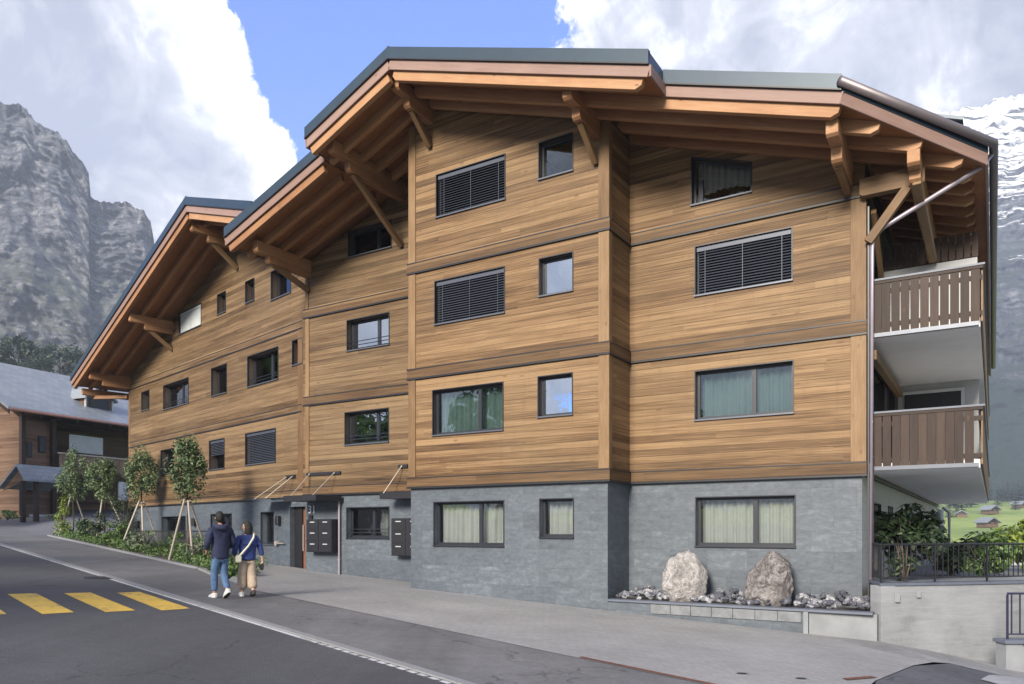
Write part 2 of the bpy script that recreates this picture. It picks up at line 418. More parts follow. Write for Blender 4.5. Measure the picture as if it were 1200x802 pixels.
def terrain():
    m, nt, bs, out = new_mat('meadow_ground'); g = NT(nt)
    v = g.coord(); px, py, pz = g.sep(v)
    dist = g.math('SQRT', g.math('ADD', g.math('MULTIPLY', px, px), g.math('MULTIPLY', py, py)))
    n1 = g.noise(v, 0.012, 5, 0.6); n2 = g.noise(v, 0.11, 4, 0.6); n3 = g.noise(v, 6.0, 4, 0.6)
    t = g.math('ADD', g.math('MULTIPLY', n1, 0.6), g.math('ADD', g.math('MULTIPLY', n2, 0.25), g.math('MULTIPLY', n3, 0.15)))
    c = g.ramp(t, [(0.36, (0.09, 0.15, 0.035)), (0.5, (0.22, 0.30, 0.06)), (0.62, (0.33, 0.38, 0.10))])
    near = g.math('LESS_THAN', g.math('ADD', dist, g.math('MULTIPLY', g.math('MINIMUM', px, 0.0), 0.9)), 47.0)
    c = g.mix(near, c, g.ramp(n3, [(0.3, (0.09, 0.093, 0.1)), (0.7, (0.14, 0.145, 0.155))]))
    g.l(c, bs.inputs['Base Color']); bs.inputs['Roughness'].default_value = 0.9
    b = MB(); b.smooth = True
    rs = [0.0, 3, 5, 7, 9, 11, 13, 15, 17, 19, 21, 24, 27, 30, 34, 38, 43, 48, 54, 60, 68, 78, 90, 105, 125, 150, 180, 215, 260, 310, 370, 440, 520, 620, 740, 880]
    N = 144
    idx = []
    for r in rs:
        row = []
        for k in range(N):
            a = 2 * pi * k / N
            x, y = r * sin(a), r * cos(a)
            row.append(len(b.v)); b.v.append((x, y, H(x, y)))
        idx.append(row)
    for i in range(len(rs) - 1):
        for k in range(N):
            q = (k + 1) % N
            b.f.append((idx[i][k], idx[i + 1][k], idx[i + 1][q], idx[i][q])); b.m.append(0)
    tag(b.build('ground', m), kind='structure')
terrain()

def sheet(name, pts, lift, mt, kind='structure', thick=0.0):
    """a paved sheet that follows the street exactly"""
    bm = bmesh.new()
    f = bm.faces.new([bm.verts.new((x, y, 0)) for x, y in pts])
    for xc in (7.0, 11.0):
        bmesh.ops.bisect_plane(bm, geom=bm.verts[:] + bm.edges[:] + bm.faces[:], plane_co=(xc, 0, 0), plane_no=(1, 0, 0))
    for v in bm.verts: v.co.z = g0(v.co.x, v.co.y) + lift
    bmesh.ops.triangulate(bm, faces=bm.faces[:])
    bmesh.ops.recalc_face_normals(bm, faces=bm.faces)
    for fc in bm.faces:
        if fc.normal.z < 0: fc.normal_flip()
    if thick:
        r = bmesh.ops.extrude_face_region(bm, geom=bm.faces[:])
        for e in r['geom']:
            if isinstance(e, bmesh.types.BMVert): e.co.z -= thick
        bmesh.ops.recalc_face_normals(bm, faces=bm.faces)
    me = bpy.data.meshes.new(name); bm.to_mesh(me); bm.free(); me.materials.append(mt)
    o = link(bpy.data.objects.new(name, me))
    if kind: o['kind'] = kind
    return o

RD = Vector((-0.6717, 0.7408)); RN = Vector((0.7408, 0.6717)); RO = Vector((-0.68, 8.77))
def P(s, w):
    p = RO + RD * s + RN * w; return (p.x, p.y)
sheet('road', [P(-14, 0.0), P(76, 0.0), P(76, -7.2), P(-14, -7.2)], 0.0, ROAD)
sheet('sidewalk', [P(-14, 0.15), P(76, 0.15), P(76, 3.9), P(38.8, 3.7), P(16.5, 3.3), P(13.6, 2.75), P(10.1, 2.13), P(0.25, 2.59), P(-1.75, 2.69), P(-14, 3.0)], 0.012, WALK)
sheet('far_sidewalk', [P(-14, -7.35), P(76, -7.35), P(76, -9.2), P(-14, -9.2)], 0.05, WALK)
sheet('plaza', [(-7.37, 19.93), (-5.91, 17.73), (1.07, 10.70), (2.40, 9.38), (4.40, 9.6), (4.89, 10.32), (6.18, 11.83), (6.77, 12.31), (6.55, 12.7), (5.86, 15.20), (2.3, 17.4), (-2.4, 20.7), (-2.9, 23.0), (-6.6, 25.4), (-7.4, 26.2), (-10.4, 28.6), (-10.3, 27.3), (-9.9, 26.0), (-8.0, 22.2)], 0.016, PAVE)
sheet('right_pavement', [(4.6, 4.0), (4.60, 9.75), (4.89, 10.32), (6.18, 11.83), (7.02, 12.31), (7.58, 11.89), (9.6, 12.9), (20, 14), (20, 4)], 0.006, PATCH)
sheet('wall_gutter_strip', [(5.86, 15.27), (6.55, 12.7), (6.77, 12.31), (7.02, 12.31), (7.58, 11.89), (9.6, 12.9), (20, 14), (20, 17), (9.5, 15.6), (7.0, 15.0)], 0.010, GUTG)
sheet('light_pavement', [(6.62, 10.85), (7.25, 11.55), (8.1, 12.15), (9.6, 12.7), (20, 13.5), (20, 5), (7.5, 5)], 0.020, simple('light_paving', (0.27, 0.275, 0.29), 0.8, 0.2, 6.0, bump=0.1))
# kerb along the road: flush stone first, broken white line on it nearer the camera
kb = []
def kerb_poly(s0, s1, w0, w1): return [P(s0, w0), P(s1, w0), P(s1, w1), P(s0, w1)]
tag(sheet('kerb', kerb_poly(-14, 76, 0.0, 0.15), 0.02, GRAN, thick=0.02), kind='structure')
tag(sheet('road_edge_line', kerb_poly(3.05, 76, -0.11, -0.03), 0.004, WHITEP), kind='structure')
s = -4.0; k = 0
while s < 2.95:
    sheet('edge_dash', kerb_poly(s, s + 0.17, -0.11, -0.03), 0.004, WHITEP, None)
    o = COL.objects[-1]; tag(o, kind='structure'); s += 0.22
CW = [((-10.33, 14.01), (-10.02, 14.39), (-7.96, 12.10), (-8.24, 11.70)),
      ((-9.62, 14.64), (-9.31, 15.02), (-7.24, 12.70), (-7.53, 12.31)),
      ((-8.91, 15.27), (-8.59, 15.65), (-6.54, 13.34), (-6.85, 12.94)),
      ((-8.16, 15.86), (-7.87, 16.25), (-5.87, 14.00), (-6.17, 13.52))]
for q in CW:
    tag(sheet('crosswalk_stripe', q, 0.0045, YELLOW, None), kind='structure')
sheet('drain_channel', [(1.00, 10.93), (2.55, 9.38), (2.49, 9.30), (0.94, 10.85)], 0.024, RUST, None)
tag(COL.objects[-1], 'long rusty steel drain channel between the paving and the sidewalk', 'drain')
sheet('drain_channel', [(4.41, 10.28), (4.95, 10.6), (5.0, 10.50), (4.45, 10.18)], 0.028, RUST, None)
tag(COL.objects[-1], 'short rusty drain grate at the tip of the dark asphalt patch', 'drain')
for (x, y), lb in (((3.07, 10.25), 'small dark round drain cover in the plaza paving, nearer the long rusty channel'), ((3.81, 10.12), 'small dark round drain cover in the plaza paving, nearer the short rusty grate')):
    b = MB(); zc = g0(x, y) + 0.02
    b.tube([(x, y, zc - 0.01), (x, y, zc + 0.004)], 0.07, 20)
    o = b.build('drain_cover', BLACK)
    b2 = MB(); b2.tube([(x, y, zc - 0.008), (x, y, zc + 0.002)], 0.095, 20)
    b2.build('rim', CONCD, o)
    tag(o, lb, 'drain cover', 'round drain covers in the plaza')
x, y = -10.1, 18.9
sheet('manhole_cover', [(x + 0.4 * cos(a * pi / 10), y + 0.4 * sin(a * pi / 10)) for a in range(20)], 0.006, BLACK, None)
tag(COL.objects[-1], 'dark round manhole cover in the road beside the white edge line', 'manhole cover')

# ------------------------------------------------------------------ the apartment house: frames and wall builder
Z0 = -2.0
BX, BY = 2.198, 17.506
ANG = atan2(-0.5311, 0.8473)
house = empty('apartment_building', 'large four storey timber clad apartment house with slate base and broad gabled roofs', 'apartment building', (BX, BY, Z0), ANG)
UP = Matrix.Translation((0, 0, -Z0))
FB = UP.copy()
def fr(u, v, deg): return UP @ Matrix.Translation((u, v, 0)) @ Matrix.Rotation(R(deg), 4, 'Z')
_A0 = Matrix.Rotation(-ANG, 4, 'Z') @ Vector((-7.1 - BX, 26.0 - BY, 0))
FA = UP @ Matrix.Translation(_A0) @ Matrix.Rotation(atan2(-0.7051, 0.7090) - ANG, 4, 'Z')

HW = MAT[house.name]
def rB(u): return 11.744 - 0.341 * (u + 5.05) if u > -5.05 else (11.744 - 0.405 * (-5.05 - u) if u > -7.95 else 10.50 - 0.36 * (-7.95 - u))
def rA(a): return 11.99 - 0.334 * (a + 4.45) if a > -4.45 else 11.99 - 0.326 * (-4.45 - a)

def wall(name, F, u0, u1, y, z0, top, holes, mt, brk=(), t=0.3, rev=0.2, rmat=None, caps=(True, True)):
    """holes: (ua, ub, za, zb[, zb2]) rectangles (zb2 = other top corner)"""
    b = MB()
    us = sorted(set([u0, u1] + [x for h in holes for x in h[:2]] + [x for x in brk if u0 < x < u1]))
    tp = top if callable(top) else (lambda u: top)
    bt = z0 if callable(z0) else (lambda u: z0)
    e = 1e-4
    for a, c in zip(us, us[1:]):
        hs = sorted([h for h in holes if h[0] <= a + e and h[1] >= c - e], key=lambda h: h[2])
        la, lc = bt(a), bt(c)
        for h in hs:
            b.poly([(a, y, la), (c, y, lc), (c, y, h[2]), (a, y, h[2])])
            z2 = h[4] if len(h) > 4 else h[3]
            def zt(u): return h[3] + (z2 - h[3]) * (u - h[0]) / (h[1] - h[0])
            la, lc = zt(a), zt(c)
        b.poly([(a, y, la), (c, y, lc), (c, y, tp(c - e)), (a, y, tp(a + e))])
    b.mi = 1
    for h in holes:
        z2 = h[4] if len(h) > 4 else h[3]
        A, C, zb, zt = h[0], h[1], h[2], h[3]
        b.poly([(A, y, zb), (A, y, zt), (A, y + rev, zt), (A, y + rev, zb)])
        b.poly([(C, y, zb), (C, y + rev, zb), (C, y + rev, z2), (C, y, z2)])
        b.poly([(A, y, zt), (C, y, z2), (C, y + rev, z2), (A, y + rev, zt)])
        b.poly([(A, y, zb), (A, y + rev, zb), (C, y + rev, zb), (C, y, zb)])
    b.mi = 0
    for u, cp in zip((u0, u1), caps):
        if not cp: continue
        w = e if u == u0 else -e
        b.poly([(u, y, bt(u)), (u, y + t, bt(u)), (u, y + t, tp(u + w)), (u, y, tp(u + w))])
    b.poly([(u0, y, bt(u0)), (u1, y, bt(u1)), (u1, y + t, bt(u1)), (u0, y + t, bt(u0))])
    me = bpy.data.meshes.new(name); me.from_pydata(b.v, [], b.f)
    me.materials.append(mt); me.materials.append(rmat or mt)
    me.polygons.foreach_set('material_index', b.m); me.update()
    return link(bpy.data.objects.new(name, me), house, F)

def window(F, h, y, kind='plain', mull=(), guard=False, deep=0.14, zt2=None, opn=False, bright=False):
    ua, ub, za, zb = h[:4]
    z2 = h[4] if len(h) > 4 else zb
    fw = 0.055; y0 = y + deep; y1 = y0 + 0.06
    if opn: mull = mull or ((ua + ub) / 2,)
    b = MB()
    b.box(ua, ua + fw, y0, y1, za, zb - 0.001); b.box(ub - fw, ub, y0, y1, za, z2 - 0.001)
    b.box(ua + fw, ub - fw, y0, y1, za, za + fw + 0.02)
    b.hexa([(ua + fw, y0, zb - fw), (ub - fw, y0, z2 - fw), (ub - fw, y1, z2 - fw), (ua + fw, y1, zb - fw),
            (ua + fw, y0, zb), (ub - fw, y0, z2), (ub - fw, y1, z2), (ua + fw, y1, zb)])
    for m in mull:
        mx = ua + (ub - ua) * m if m <= 1 and m > 0 and not opn else m
        b.box(mx - 0.05, mx + 0.05, y0 - 0.004, y1, za + fw, min(zb, z2) - fw)
    # thin dark metal surround standing proud of the boarding
    s = 0.022
    b.box(ua - s, ua, y - 0.02, y + 0.05, za, zb); b.box(ub, ub + s, y - 0.02, y + 0.05, za, z2)
    b.hexa([(ua - s, y - 0.02, zb), (ub + s, y - 0.02, z2), (ub + s, y + 0.05, z2), (ua - s, y + 0.05, zb),
            (ua - s, y - 0.02, zb + s), (ub + s, y - 0.02, z2 + s), (ub + s, y + 0.05, z2 + s), (ua - s, y + 0.05, zb + s)])
    w = b.build('window', FRAME, house, F)
    b = MB(); b.prism([(ua + fw, y0 + 0.03, za + fw), (ub - fw, y0 + 0.03, za + fw), (ub - fw, y0 + 0.03, z2 - fw), (ua + fw, y0 + 0.03, zb - fw)], (0, 0.008, 0))
    b.build('pane', {1: GLASSR, 2: GLASST}.get(int(bright), GLASS), w)
    b = MB(); b.box(ua - 0.03, ub + 0.03, y - 0.05, y + deep, za - 0.028, za + 0.006)
    b.build('sill', SILLM if kind != 'stone' else FRAME, w)
    if kind in ('blind', 'shutter', 'halfblind'):
        b = MB(); n = int((zb - za - 0.1) / 0.075); zc = zb - 0.12; lo = za + (0.03 if kind != 'halfblind' else (zb - za) * 0.5)
        yb = y + 0.05
        b.box(ua + 0.02, ub - 0.02, yb - 0.02, yb + 0.06, zb - 0.11, zb - 0.012)
        while zc > lo:
            if kind == 'shutter': b.box(ua + 0.03, ub - 0.03, yb, yb + 0.015, zc - 0.058, zc)
            else: b.hexa([(ua + 0.03, yb - 0.012, zc - 0.045), (ub - 0.03, yb - 0.012, zc - 0.045), (ub - 0.03, yb - 0.004, zc - 0.048), (ua + 0.03, yb - 0.004, zc - 0.048),
                     (ua + 0.03, yb + 0.045, zc), (ub - 0.03, yb + 0.045, zc), (ub - 0.03, yb + 0.053, zc - 0.003), (ua + 0.03, yb + 0.053, zc - 0.003)])
            zc -= 0.062 if kind != 'shutter' else 0.06
        for q in (0.1, 0.5, 0.9):
            ux = ua + (ub - ua) * q; b.box(ux - 0.006, ux + 0.006, yb - 0.016, yb - 0.013, lo, zb - 0.1)
        b.build('blind', BLIND if kind != 'shutter' else SCREEN, w)
    if kind in ('curtain', 'stone', 'swag'):
        b = MB(); b.smooth = True
        yc = y0 + 0.22; segs = max(20, int((ub - ua) * 46)); rnd = random.Random(int(ua * 977 + za * 131))
        ph = rnd.random() * 6; prev = None
        for i in range(segs + 1):
            u = ua + 0.03 + (ub - ua - 0.06) * i / segs
            d = 0.035 * sin(i * 0.9 + ph) + 0.02 * sin(i * 0.37 + ph * 2)
            top = zb - 0.02 - (0.0 if kind != 'swag' else 0.0)
            low = za + 0.03 if kind != 'swag' else za + 0.25 + 0.12 * sin((u - ua) / (ub - ua) * 3.2)
            a_, c_ = len(b.v), len(b.v) + 1
            b.v += [(u, yc + d, low), (u, yc + d, top)]
            if prev is not None: b.f.append((prev, a_, c_, prev + 1)); b.m.append(0)
            prev = a_
        b.build('curtain', CURT if kind != 'swag' else WHITE, w)
    if guard:
        b = MB()
        for zz in (za + 0.16, za + 0.27): b.tube([(ua + 0.005, y + 0.06, zz), (ub - 0.005, y + 0.06, zz)], 0.013, 6)
        b.build('guard_bar', FRAME, w)
    return w

T4, T3, T2, T1 = (8.20, 9.30), (5.40, 6.52), (2.50, 3.67), (-0.385, 0.735)
BELT = (1.165, 4.065, 6.89)
# --- section B (tall bay, v = 0)
hB = [((-4.92, -2.80, *T4), 'blind', ()), ((-1.82, -0.92, 8.44, 9.31), 'plain', ()),
      ((-4.97, -2.82, *T3), 'blind', ()), ((-1.81, -0.92, 5.63, 6.52), 'halfdoor', ()),
      ((-5.04, -2.86, *T2), 'curtain', (0.64,)), ((-1.84, -0.93, 2.73, 3.69), 'curtain', ())]
hBs = [((-5.04, -2.87, *T1), 'stone', (0.64,)), ((-1.82, -0.93, -0.16, 0.75), 'stone', ())]
soff = 0.64
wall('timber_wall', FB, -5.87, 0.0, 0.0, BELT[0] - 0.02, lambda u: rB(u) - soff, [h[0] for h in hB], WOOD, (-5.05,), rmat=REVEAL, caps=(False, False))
wall('slate_base', FB, -5.83, -0.04, 0.05, -2.3, BELT[0] - 0.02, [h[0] for h in hBs], STONE, caps=(False, False))
for h, kd, ml in hB: window(FB, h, 0.0, kd, ml, bright=1 if (kd == 'halfdoor' or h[3] == 3.69) else (2 if kd == 'curtain' else 0))
for h, kd, ml in hBs: window(FB, h, 0.05, kd, ml)
FR = fr(0, 0, 90)
wall('timber_wall', FR, 0.0, 1.21, 0.0, BELT[0] - 0.02, rB(0) - soff, [], WOOD, caps=(False, False))
wall('slate_base', fr(-0.04, 0.05, 90), 0.0, 1.22, 0.0, -2.3, BELT[0] - 0.02, [], STONE, caps=(False, False))
wall('timber_wall', fr(-5.87, 1.6, -90), 0.0, 1.6, 0.0, BELT[0] - 0.02, rB(-5.87) - soff, [], WOOD, caps=(False, False))
wall('slate_base', fr(-5.83, 1.6, -90), 0.0, 1.55, 0.0, -2.3, BELT[0] - 0.02, [], STONE, caps=(False, False))
# --- section C (right, v = 1.21)
hC = [((1.545, 2.89, 7.50, 8.60, 8.14), 'swag', (0.12,)), ((1.63, 3.755, *T3), 'blind', ()), ((1.63, 3.78, 2.54, 3.65), 'curtain', (0.6,))]
hCs = [((1.63, 3.81, -0.35, 0.755), 'stone', (0.6,))]
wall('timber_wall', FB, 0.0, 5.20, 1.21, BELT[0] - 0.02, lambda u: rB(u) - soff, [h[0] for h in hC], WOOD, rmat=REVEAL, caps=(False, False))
wall('slate_base', FB, -0.04, 5.14, 1.26, -2.3, BELT[0] - 0.02, [h[0] for h in hCs], STONE, caps=(False, False))
for h, kd, ml in hC: window(FB, h, 1.21, kd, ml, bright=2 if kd == 'curtain' else 0)
for h, kd, ml in hCs: window(FB, h, 1.26, kd, ml)
# --- section M (recessed, v = 1.52)
hM = [((-9.53, -7.80, 8.48, 9.27), 'plain', (0.6,), False), ((-9.59, -7.89, 5.58, 6.52), 'curtain', (0.66,), True), ((-9.68, -7.91, 2.665, 3.66), 'curtain', (0.66,), True)]
hMs = [((-9.65, -7.94, -0.225, 0.705), 'stone', (0.55,), True)]
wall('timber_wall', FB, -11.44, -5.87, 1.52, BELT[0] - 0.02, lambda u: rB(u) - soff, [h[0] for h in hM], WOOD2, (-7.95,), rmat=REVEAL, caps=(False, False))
wall('slate_base', FB, -11.44, -5.83, 1.57, -2.3, BELT[0] - 0.02, [h[0] for h in hMs], STONE, caps=(False, False))
for h, kd, ml, gd in hM: window(FB, h, 1.52, kd, ml, gd, 0.2, bright=gd)
for h, kd, ml, gd in hMs: window(FB, h, 1.57, kd, ml, gd, 0.2)
wall('timber_wall', fr(-11.44, 5.2, -90), 0.0, 3.68, 0.0, BELT[0] - 0.02, rB(-11.44) - soff, [], WOOD2, caps=(False, False))
wall('slate_base', fr(-11.40, 5.2, -90), 0.0, 3.63, 0.0, -2.3, BELT[0] - 0.02, [], STONE, caps=(False, False))
# --- section A (long left wing, turned a little)
hA = [((-10.33, -8.08, 8.49, 9.39), 'shutter', ()), ((-6.53, -5.81, 8.59, 9.38), 'plain', ()), ((-4.12, -3.44, 8.54, 9.34), 'plain', ()), ((-2.14, -0.76, 8.24, 9.25), 'plain', ()),
      ((-14.73, -13.77, 5.66, 6.52), 'plain', ()), ((-12.06, -9.34, 5.42, 6.49), 'plain', (0.55,)), ((-7.08, -5.72, 5.41, 6.52), 'plain', ()), ((-3.95, -1.65, 5.37, 6.50), 'plain', (0.6,)), ((-0.64, 0.02, 5.68, 6.52), 'plain', ()),
      ((-12.36, -10.88, 2.55, 3.61), 'plain', ()), ((-7.28, -5.92, 2.45, 3.62), 'halfblind', ()), ((-4.12, -1.83, 2.46, 3.63), 'blind', ())]
hAs = [((-12.36, -9.78, -0.45, 0.61), 'plain', (0.5,)), ((-7.24, -5.40, -0.55, 0.65), 'plain', (0.5,)), ((-3.00, -2.08, -0.50, 0.66), 'plain', ())]
door = (-0.92, 0.12, -1.50, 0.82)
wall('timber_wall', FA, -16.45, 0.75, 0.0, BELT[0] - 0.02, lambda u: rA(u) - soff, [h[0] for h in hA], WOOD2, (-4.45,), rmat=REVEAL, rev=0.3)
wall('slate_base', FA, -16.41, 0.75, 0.05, -2.3, BELT[0] - 0.02, [h[0] for h in hAs] + [door], STONE, rev=0.3)
for h, kd, ml in hA: window(FA, h, 0.0, kd, ml, deep=0.26, guard=(ml != () and h[2] > 5 and h[2] < 6))
for h, kd, ml in hAs: window(FA, h, 0.05, kd, ml, deep=0.24)
wall('timber_wall', UP @ (UP.inverted() @ FA) @ Matrix.Translation((-16.45, 14, 0)) @ Matrix.Rotation(R(-90), 4, 'Z'), 0.0, 14.0, 0.0, -2.3, rA(-16.45) - soff, [], WOOD2, caps=(False, False))
# entrance door
b = MB(); b.box(-0.92, 0.12, 0.28, 0.34, -1.50, 0.82)
d = b.build('door', DOORW, house, FA)
b = MB(); b.box(-0.915, -0.40, 0.22, 0.277, -1.50, 0.815); b.build('side_panel', BLACK, d)
b = MB(); b.tube([(-0.32, 0.22, -0.7), (-0.32, 0.22, 0.2)], 0.02, 8); b.build('handle', STEEL, d)
# --- right flank along the balconies
hF = [((0.9, 3.2, 1.30, 3.55), 'plain', (0.5,)), ((4.0, 5.4, 1.30, 3.55), 'plain', (0.5,)), ((8.0, 10.5, 1.30, 3.55), 'plain', (0.5,)),
      ((0.9, 3.2, 4.15, 6.4), 'plain', (0.5,)), ((5.0, 7.4, 4.15, 6.4), 'plain', (0.5,)), ((10.0, 12.5, 4.15, 6.4), 'plain', (0.5,))]
hFs = [((1.1, 3.0, -0.95, 0.62), 'plain', (0.5,)), ((4.6, 5.6, -0.2, 0.62), 'plain', ()), ((8.2, 10.6, -0.9, 0.62), 'plain', (0.5,)), ((14, 16, -0.9, 0.62), 'plain', (0.5,))]
FF = fr(5.20, 1.21, 90); FFs = fr(5.14, 1.26, 90)
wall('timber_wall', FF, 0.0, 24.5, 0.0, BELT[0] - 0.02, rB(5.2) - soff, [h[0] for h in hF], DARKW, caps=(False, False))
wall('flank_base', FFs, 0.0, 24.45, 0.0, -2.6, BELT[0] - 0.02, [h[0] for h in hFs], PALEST, caps=(False, False))
for h, kd, ml in hF: window(FF, h, 0.0, kd, ml)
for h, kd, ml in hFs: window(FFs, h, 0.0, kd, ml)
# floors, inner walls and back
b = MB()
for zz in (-1.75, 1.0, 3.9, 6.72):
    b.prism([(-5.6, 0.32, zz), (-0.2, 0.32, zz), (-0.2, 1.55, zz), (4.9, 1.55, zz), (4.9, 25.4, zz), (-11.2, 25.4, zz), (-11.2, 1.85, zz), (-5.6, 1.85, zz)], (0, 0, 0.2))
b.build('floor_slab', ROOM, house, FB)
b = MB(); b.box(-11.3, 5.0, 4.2, 4.35, -1.7, 7.2); b.box(-5.95, -5.8, 1.9, 4.2, -1.7, 9.0); b.box(-0.3, -0.15, 1.6, 4.2, -1.7, 8.5); b.box(-2.35, -2.2, 0.33, 4.2, -1.7, 9.4)
b.box(-11.3, 5.0, 25.2, 25.5, -2.2, 7.2)
b.build('inner_wall', ROOM, house, FB)
b = MB(); b.box(-16.2, 0.6, 3.2, 3.35, -1.7, 8.4)
for zz in (-1.75, 1.0, 3.9, 6.72): b.box(-16.2, 0.5, 0.34, 3.2, zz, zz + 0.2)
for xx in (-13.2, -8.5, -4.9, -0.95): b.box(xx - 0.06, xx + 0.06, 0.5, 3.2, -1.5, 8.2)
b.build('inner_wall', ROOM, house, FA)

# --- belts, corner boards
def belt(F, u0, u1, y, z, h=0.225, p=0.045, m=BELTW):
    b = MB(); b.box(u0, u1, y - p, y + 0.02, z, z + h)
    o = bevel(b.build('belt_course', m, house, F), 0.006)
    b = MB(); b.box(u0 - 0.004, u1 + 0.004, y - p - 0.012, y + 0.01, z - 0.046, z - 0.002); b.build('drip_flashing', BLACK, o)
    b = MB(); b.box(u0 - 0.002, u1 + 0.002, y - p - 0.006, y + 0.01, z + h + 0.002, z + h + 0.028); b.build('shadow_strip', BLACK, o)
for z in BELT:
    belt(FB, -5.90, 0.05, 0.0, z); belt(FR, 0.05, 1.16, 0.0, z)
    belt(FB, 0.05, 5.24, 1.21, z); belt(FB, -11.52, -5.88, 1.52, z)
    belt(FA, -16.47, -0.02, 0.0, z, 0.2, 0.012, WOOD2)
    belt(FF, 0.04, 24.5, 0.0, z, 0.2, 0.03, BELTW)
def board(F, u0, u1, y, z0, z1, p=0.028):
    L = z1 - z0
    b = MB(); b.box(0, L, 0, u1 - u0, 0, p + 0.006)
    M = F @ Matrix(((0, 1, 0, u0), (0, 0, -1, y + 0.006), (1, 0, 0, z0), (0, 0, 0, 1)))
    me = b.mesh('corner_board', TRIM)
    bevel(link(bpy.data.objects.new('corner_board', me), house, M), 0.005)
zs = [(BELT[0] + 0.256, BELT[1] - 0.048), (BELT[1] + 0.256, BELT[2] - 0.048)]
for a, c in zs:
    board(FB, -5.86, -5.62, 0.0, a, c); board(FB, -0.24, 0.03, 0.0, a, c); board(FB, 4.93, 5.23, 1.21, a, c)
    board(FB, -11.42, -11.26, 1.52, a, c); board(FR, 0.03, 0.16, 0.0, a, c)
board(FB, -5.86, -5.62, 0.0, BELT[2] + 0.256, rB(-5.8) - soff); board(FB, -0.24, 0.03, 0.0, BELT[2] + 0.256, rB(0) - soff)
board(FR, 0.03, 0.16, 0.0, BELT[2] + 0.256, rB(0) - soff)
board(FB, -11.42, -11.30, 1.52, BELT[2] + 0.256, rB(-11.4) - soff)
board(FA, -0.28, 0.06, 0.0, BELT[0] + 0.23, BELT[2] - 0.048, 0.014); board(FA, -16.44, -16.2, 0.0, BELT[0] + 0.23, rA(-16.4) - soff, 0.014)

# ------------------------------------------------------------------ roofs
def slab(F, poly, zf, edges, name='roof'):
    """sheet metal slab; edges = visible outer edges that carry a fascia board. returns the roof object"""
    top = [(u, v, zf(u)) for u, v in poly]
    b = MB(); b.prism(top, (0, 0, -0.27))
    r = b.build(name, ROOFM, house, F)
    c = Vector((sum(p[0] for p in poly) / len(poly), sum(p[1] for p in poly) / len(poly)))
    # boarded soffit
    b = MB()
    ins = []
    for u, v in poly:
        d = (c - Vector((u, v))); d = d.normalized() * 0.05
        ins.append((u + d.x, v + d.y, zf(u + d.x) - 0.275))
    b.prism(ins, (0, 0, -0.2)); b.build('soffit', SOFF, r)
    for (p, q) in edges:
        p = Vector(p); q = Vector(q); d = (q - p).normalized(); n = Vector((-d.y, d.x))
        if (c - p).dot(n) < 0: n = -n
        pi_, qi = p + n * 0.03, q + n * 0.03
        z0, z1 = zf(p.x) - 0.272, zf(q.x) - 0.272
        P0 = Vector((pi_.x, pi_.y, z0 - 0.115)); P1 = Vector((qi.x, qi.y, z1 - 0.115))
        beam('fascia', P0, P1, 0.04, 0.225, FASC, r)
    return r
SL = lambda u: 11.744 - 0.341 * (u + 5.05)
VB, VC, VM = -1.75, -0.95, -1.10
UE = 7.35
polyR = [(-5.05, VB), (1.68, VB), (1.68, VC), (5.09, VC), (UE, 1.32), (UE, 25.2), (-5.05, 25.2)]
roofR = slab(FB, polyR, SL, [((-5.05, VB), (1.68, VB)), ((1.68, VB), (1.68, VC)), ((1.68, VC), (5.09, VC)), ((5.09, VC), (UE, 1.32)), ((UE, 1.32), (UE, 25.2))])
SLL = lambda u: 11.744 - 0.405 * (-5.05 - u)
roofL = slab(FB, [(-5.05, VB), (-5.05, 25.2), (-7.93, 25.2), (-7.93, VB)], SLL, [((-7.93, VB), (-5.05, VB)), ((-7.93, VB), (-7.93, 2.0))])
SLM = lambda u: 10.50 - 0.36 * (-7.95 - u)
roofM = slab(FB, [(-7.95, VM), (-7.95, 25.2), (-12.05, 25.2), (-12.05, VM)], SLM, [((-12.05, VM), (-7.95, VM)), ((-12.05, VM), (-12.05, 4.0))])
WA = -2.1
SAL = lambda a: 11.99 - 0.326 * (-4.45 - a)
SAR = lambda a: 11.99 - 0.334 * (a + 4.45)
roofAL = slab(FA, [(-4.45, WA), (-4.45, 14.5), (-18.1, 14.5), (-18.1, WA)], SAL, [((-18.1, WA), (-4.45, WA)), ((-18.1, WA), (-18.1, 14.5))])
roofAR = slab(FA, [(-4.45, WA), (0.6, WA), (2.6, 0.4), (2.6, 14.5), (-4.45, 14.5)], SAR, [((-4.45, WA), (0.6, WA))])
# ridge caps
for rf, F, u, v0, v1, z in ((roofR, FB, -5.05, VB - 0.02, 25.2, 11.744), (roofAL, FA, -4.45, WA - 0.02, 14.5, 11.99)):
    b = MB(); b.prism([(u - 0.16, v0, z - 0.045), (u, v0, z + 0.055), (u + 0.16, v0, z - 0.035), (u, v0, z + 0.015)], (0, v1 - v0, 0)); b.build('ridge_cap', ROOFM, rf)
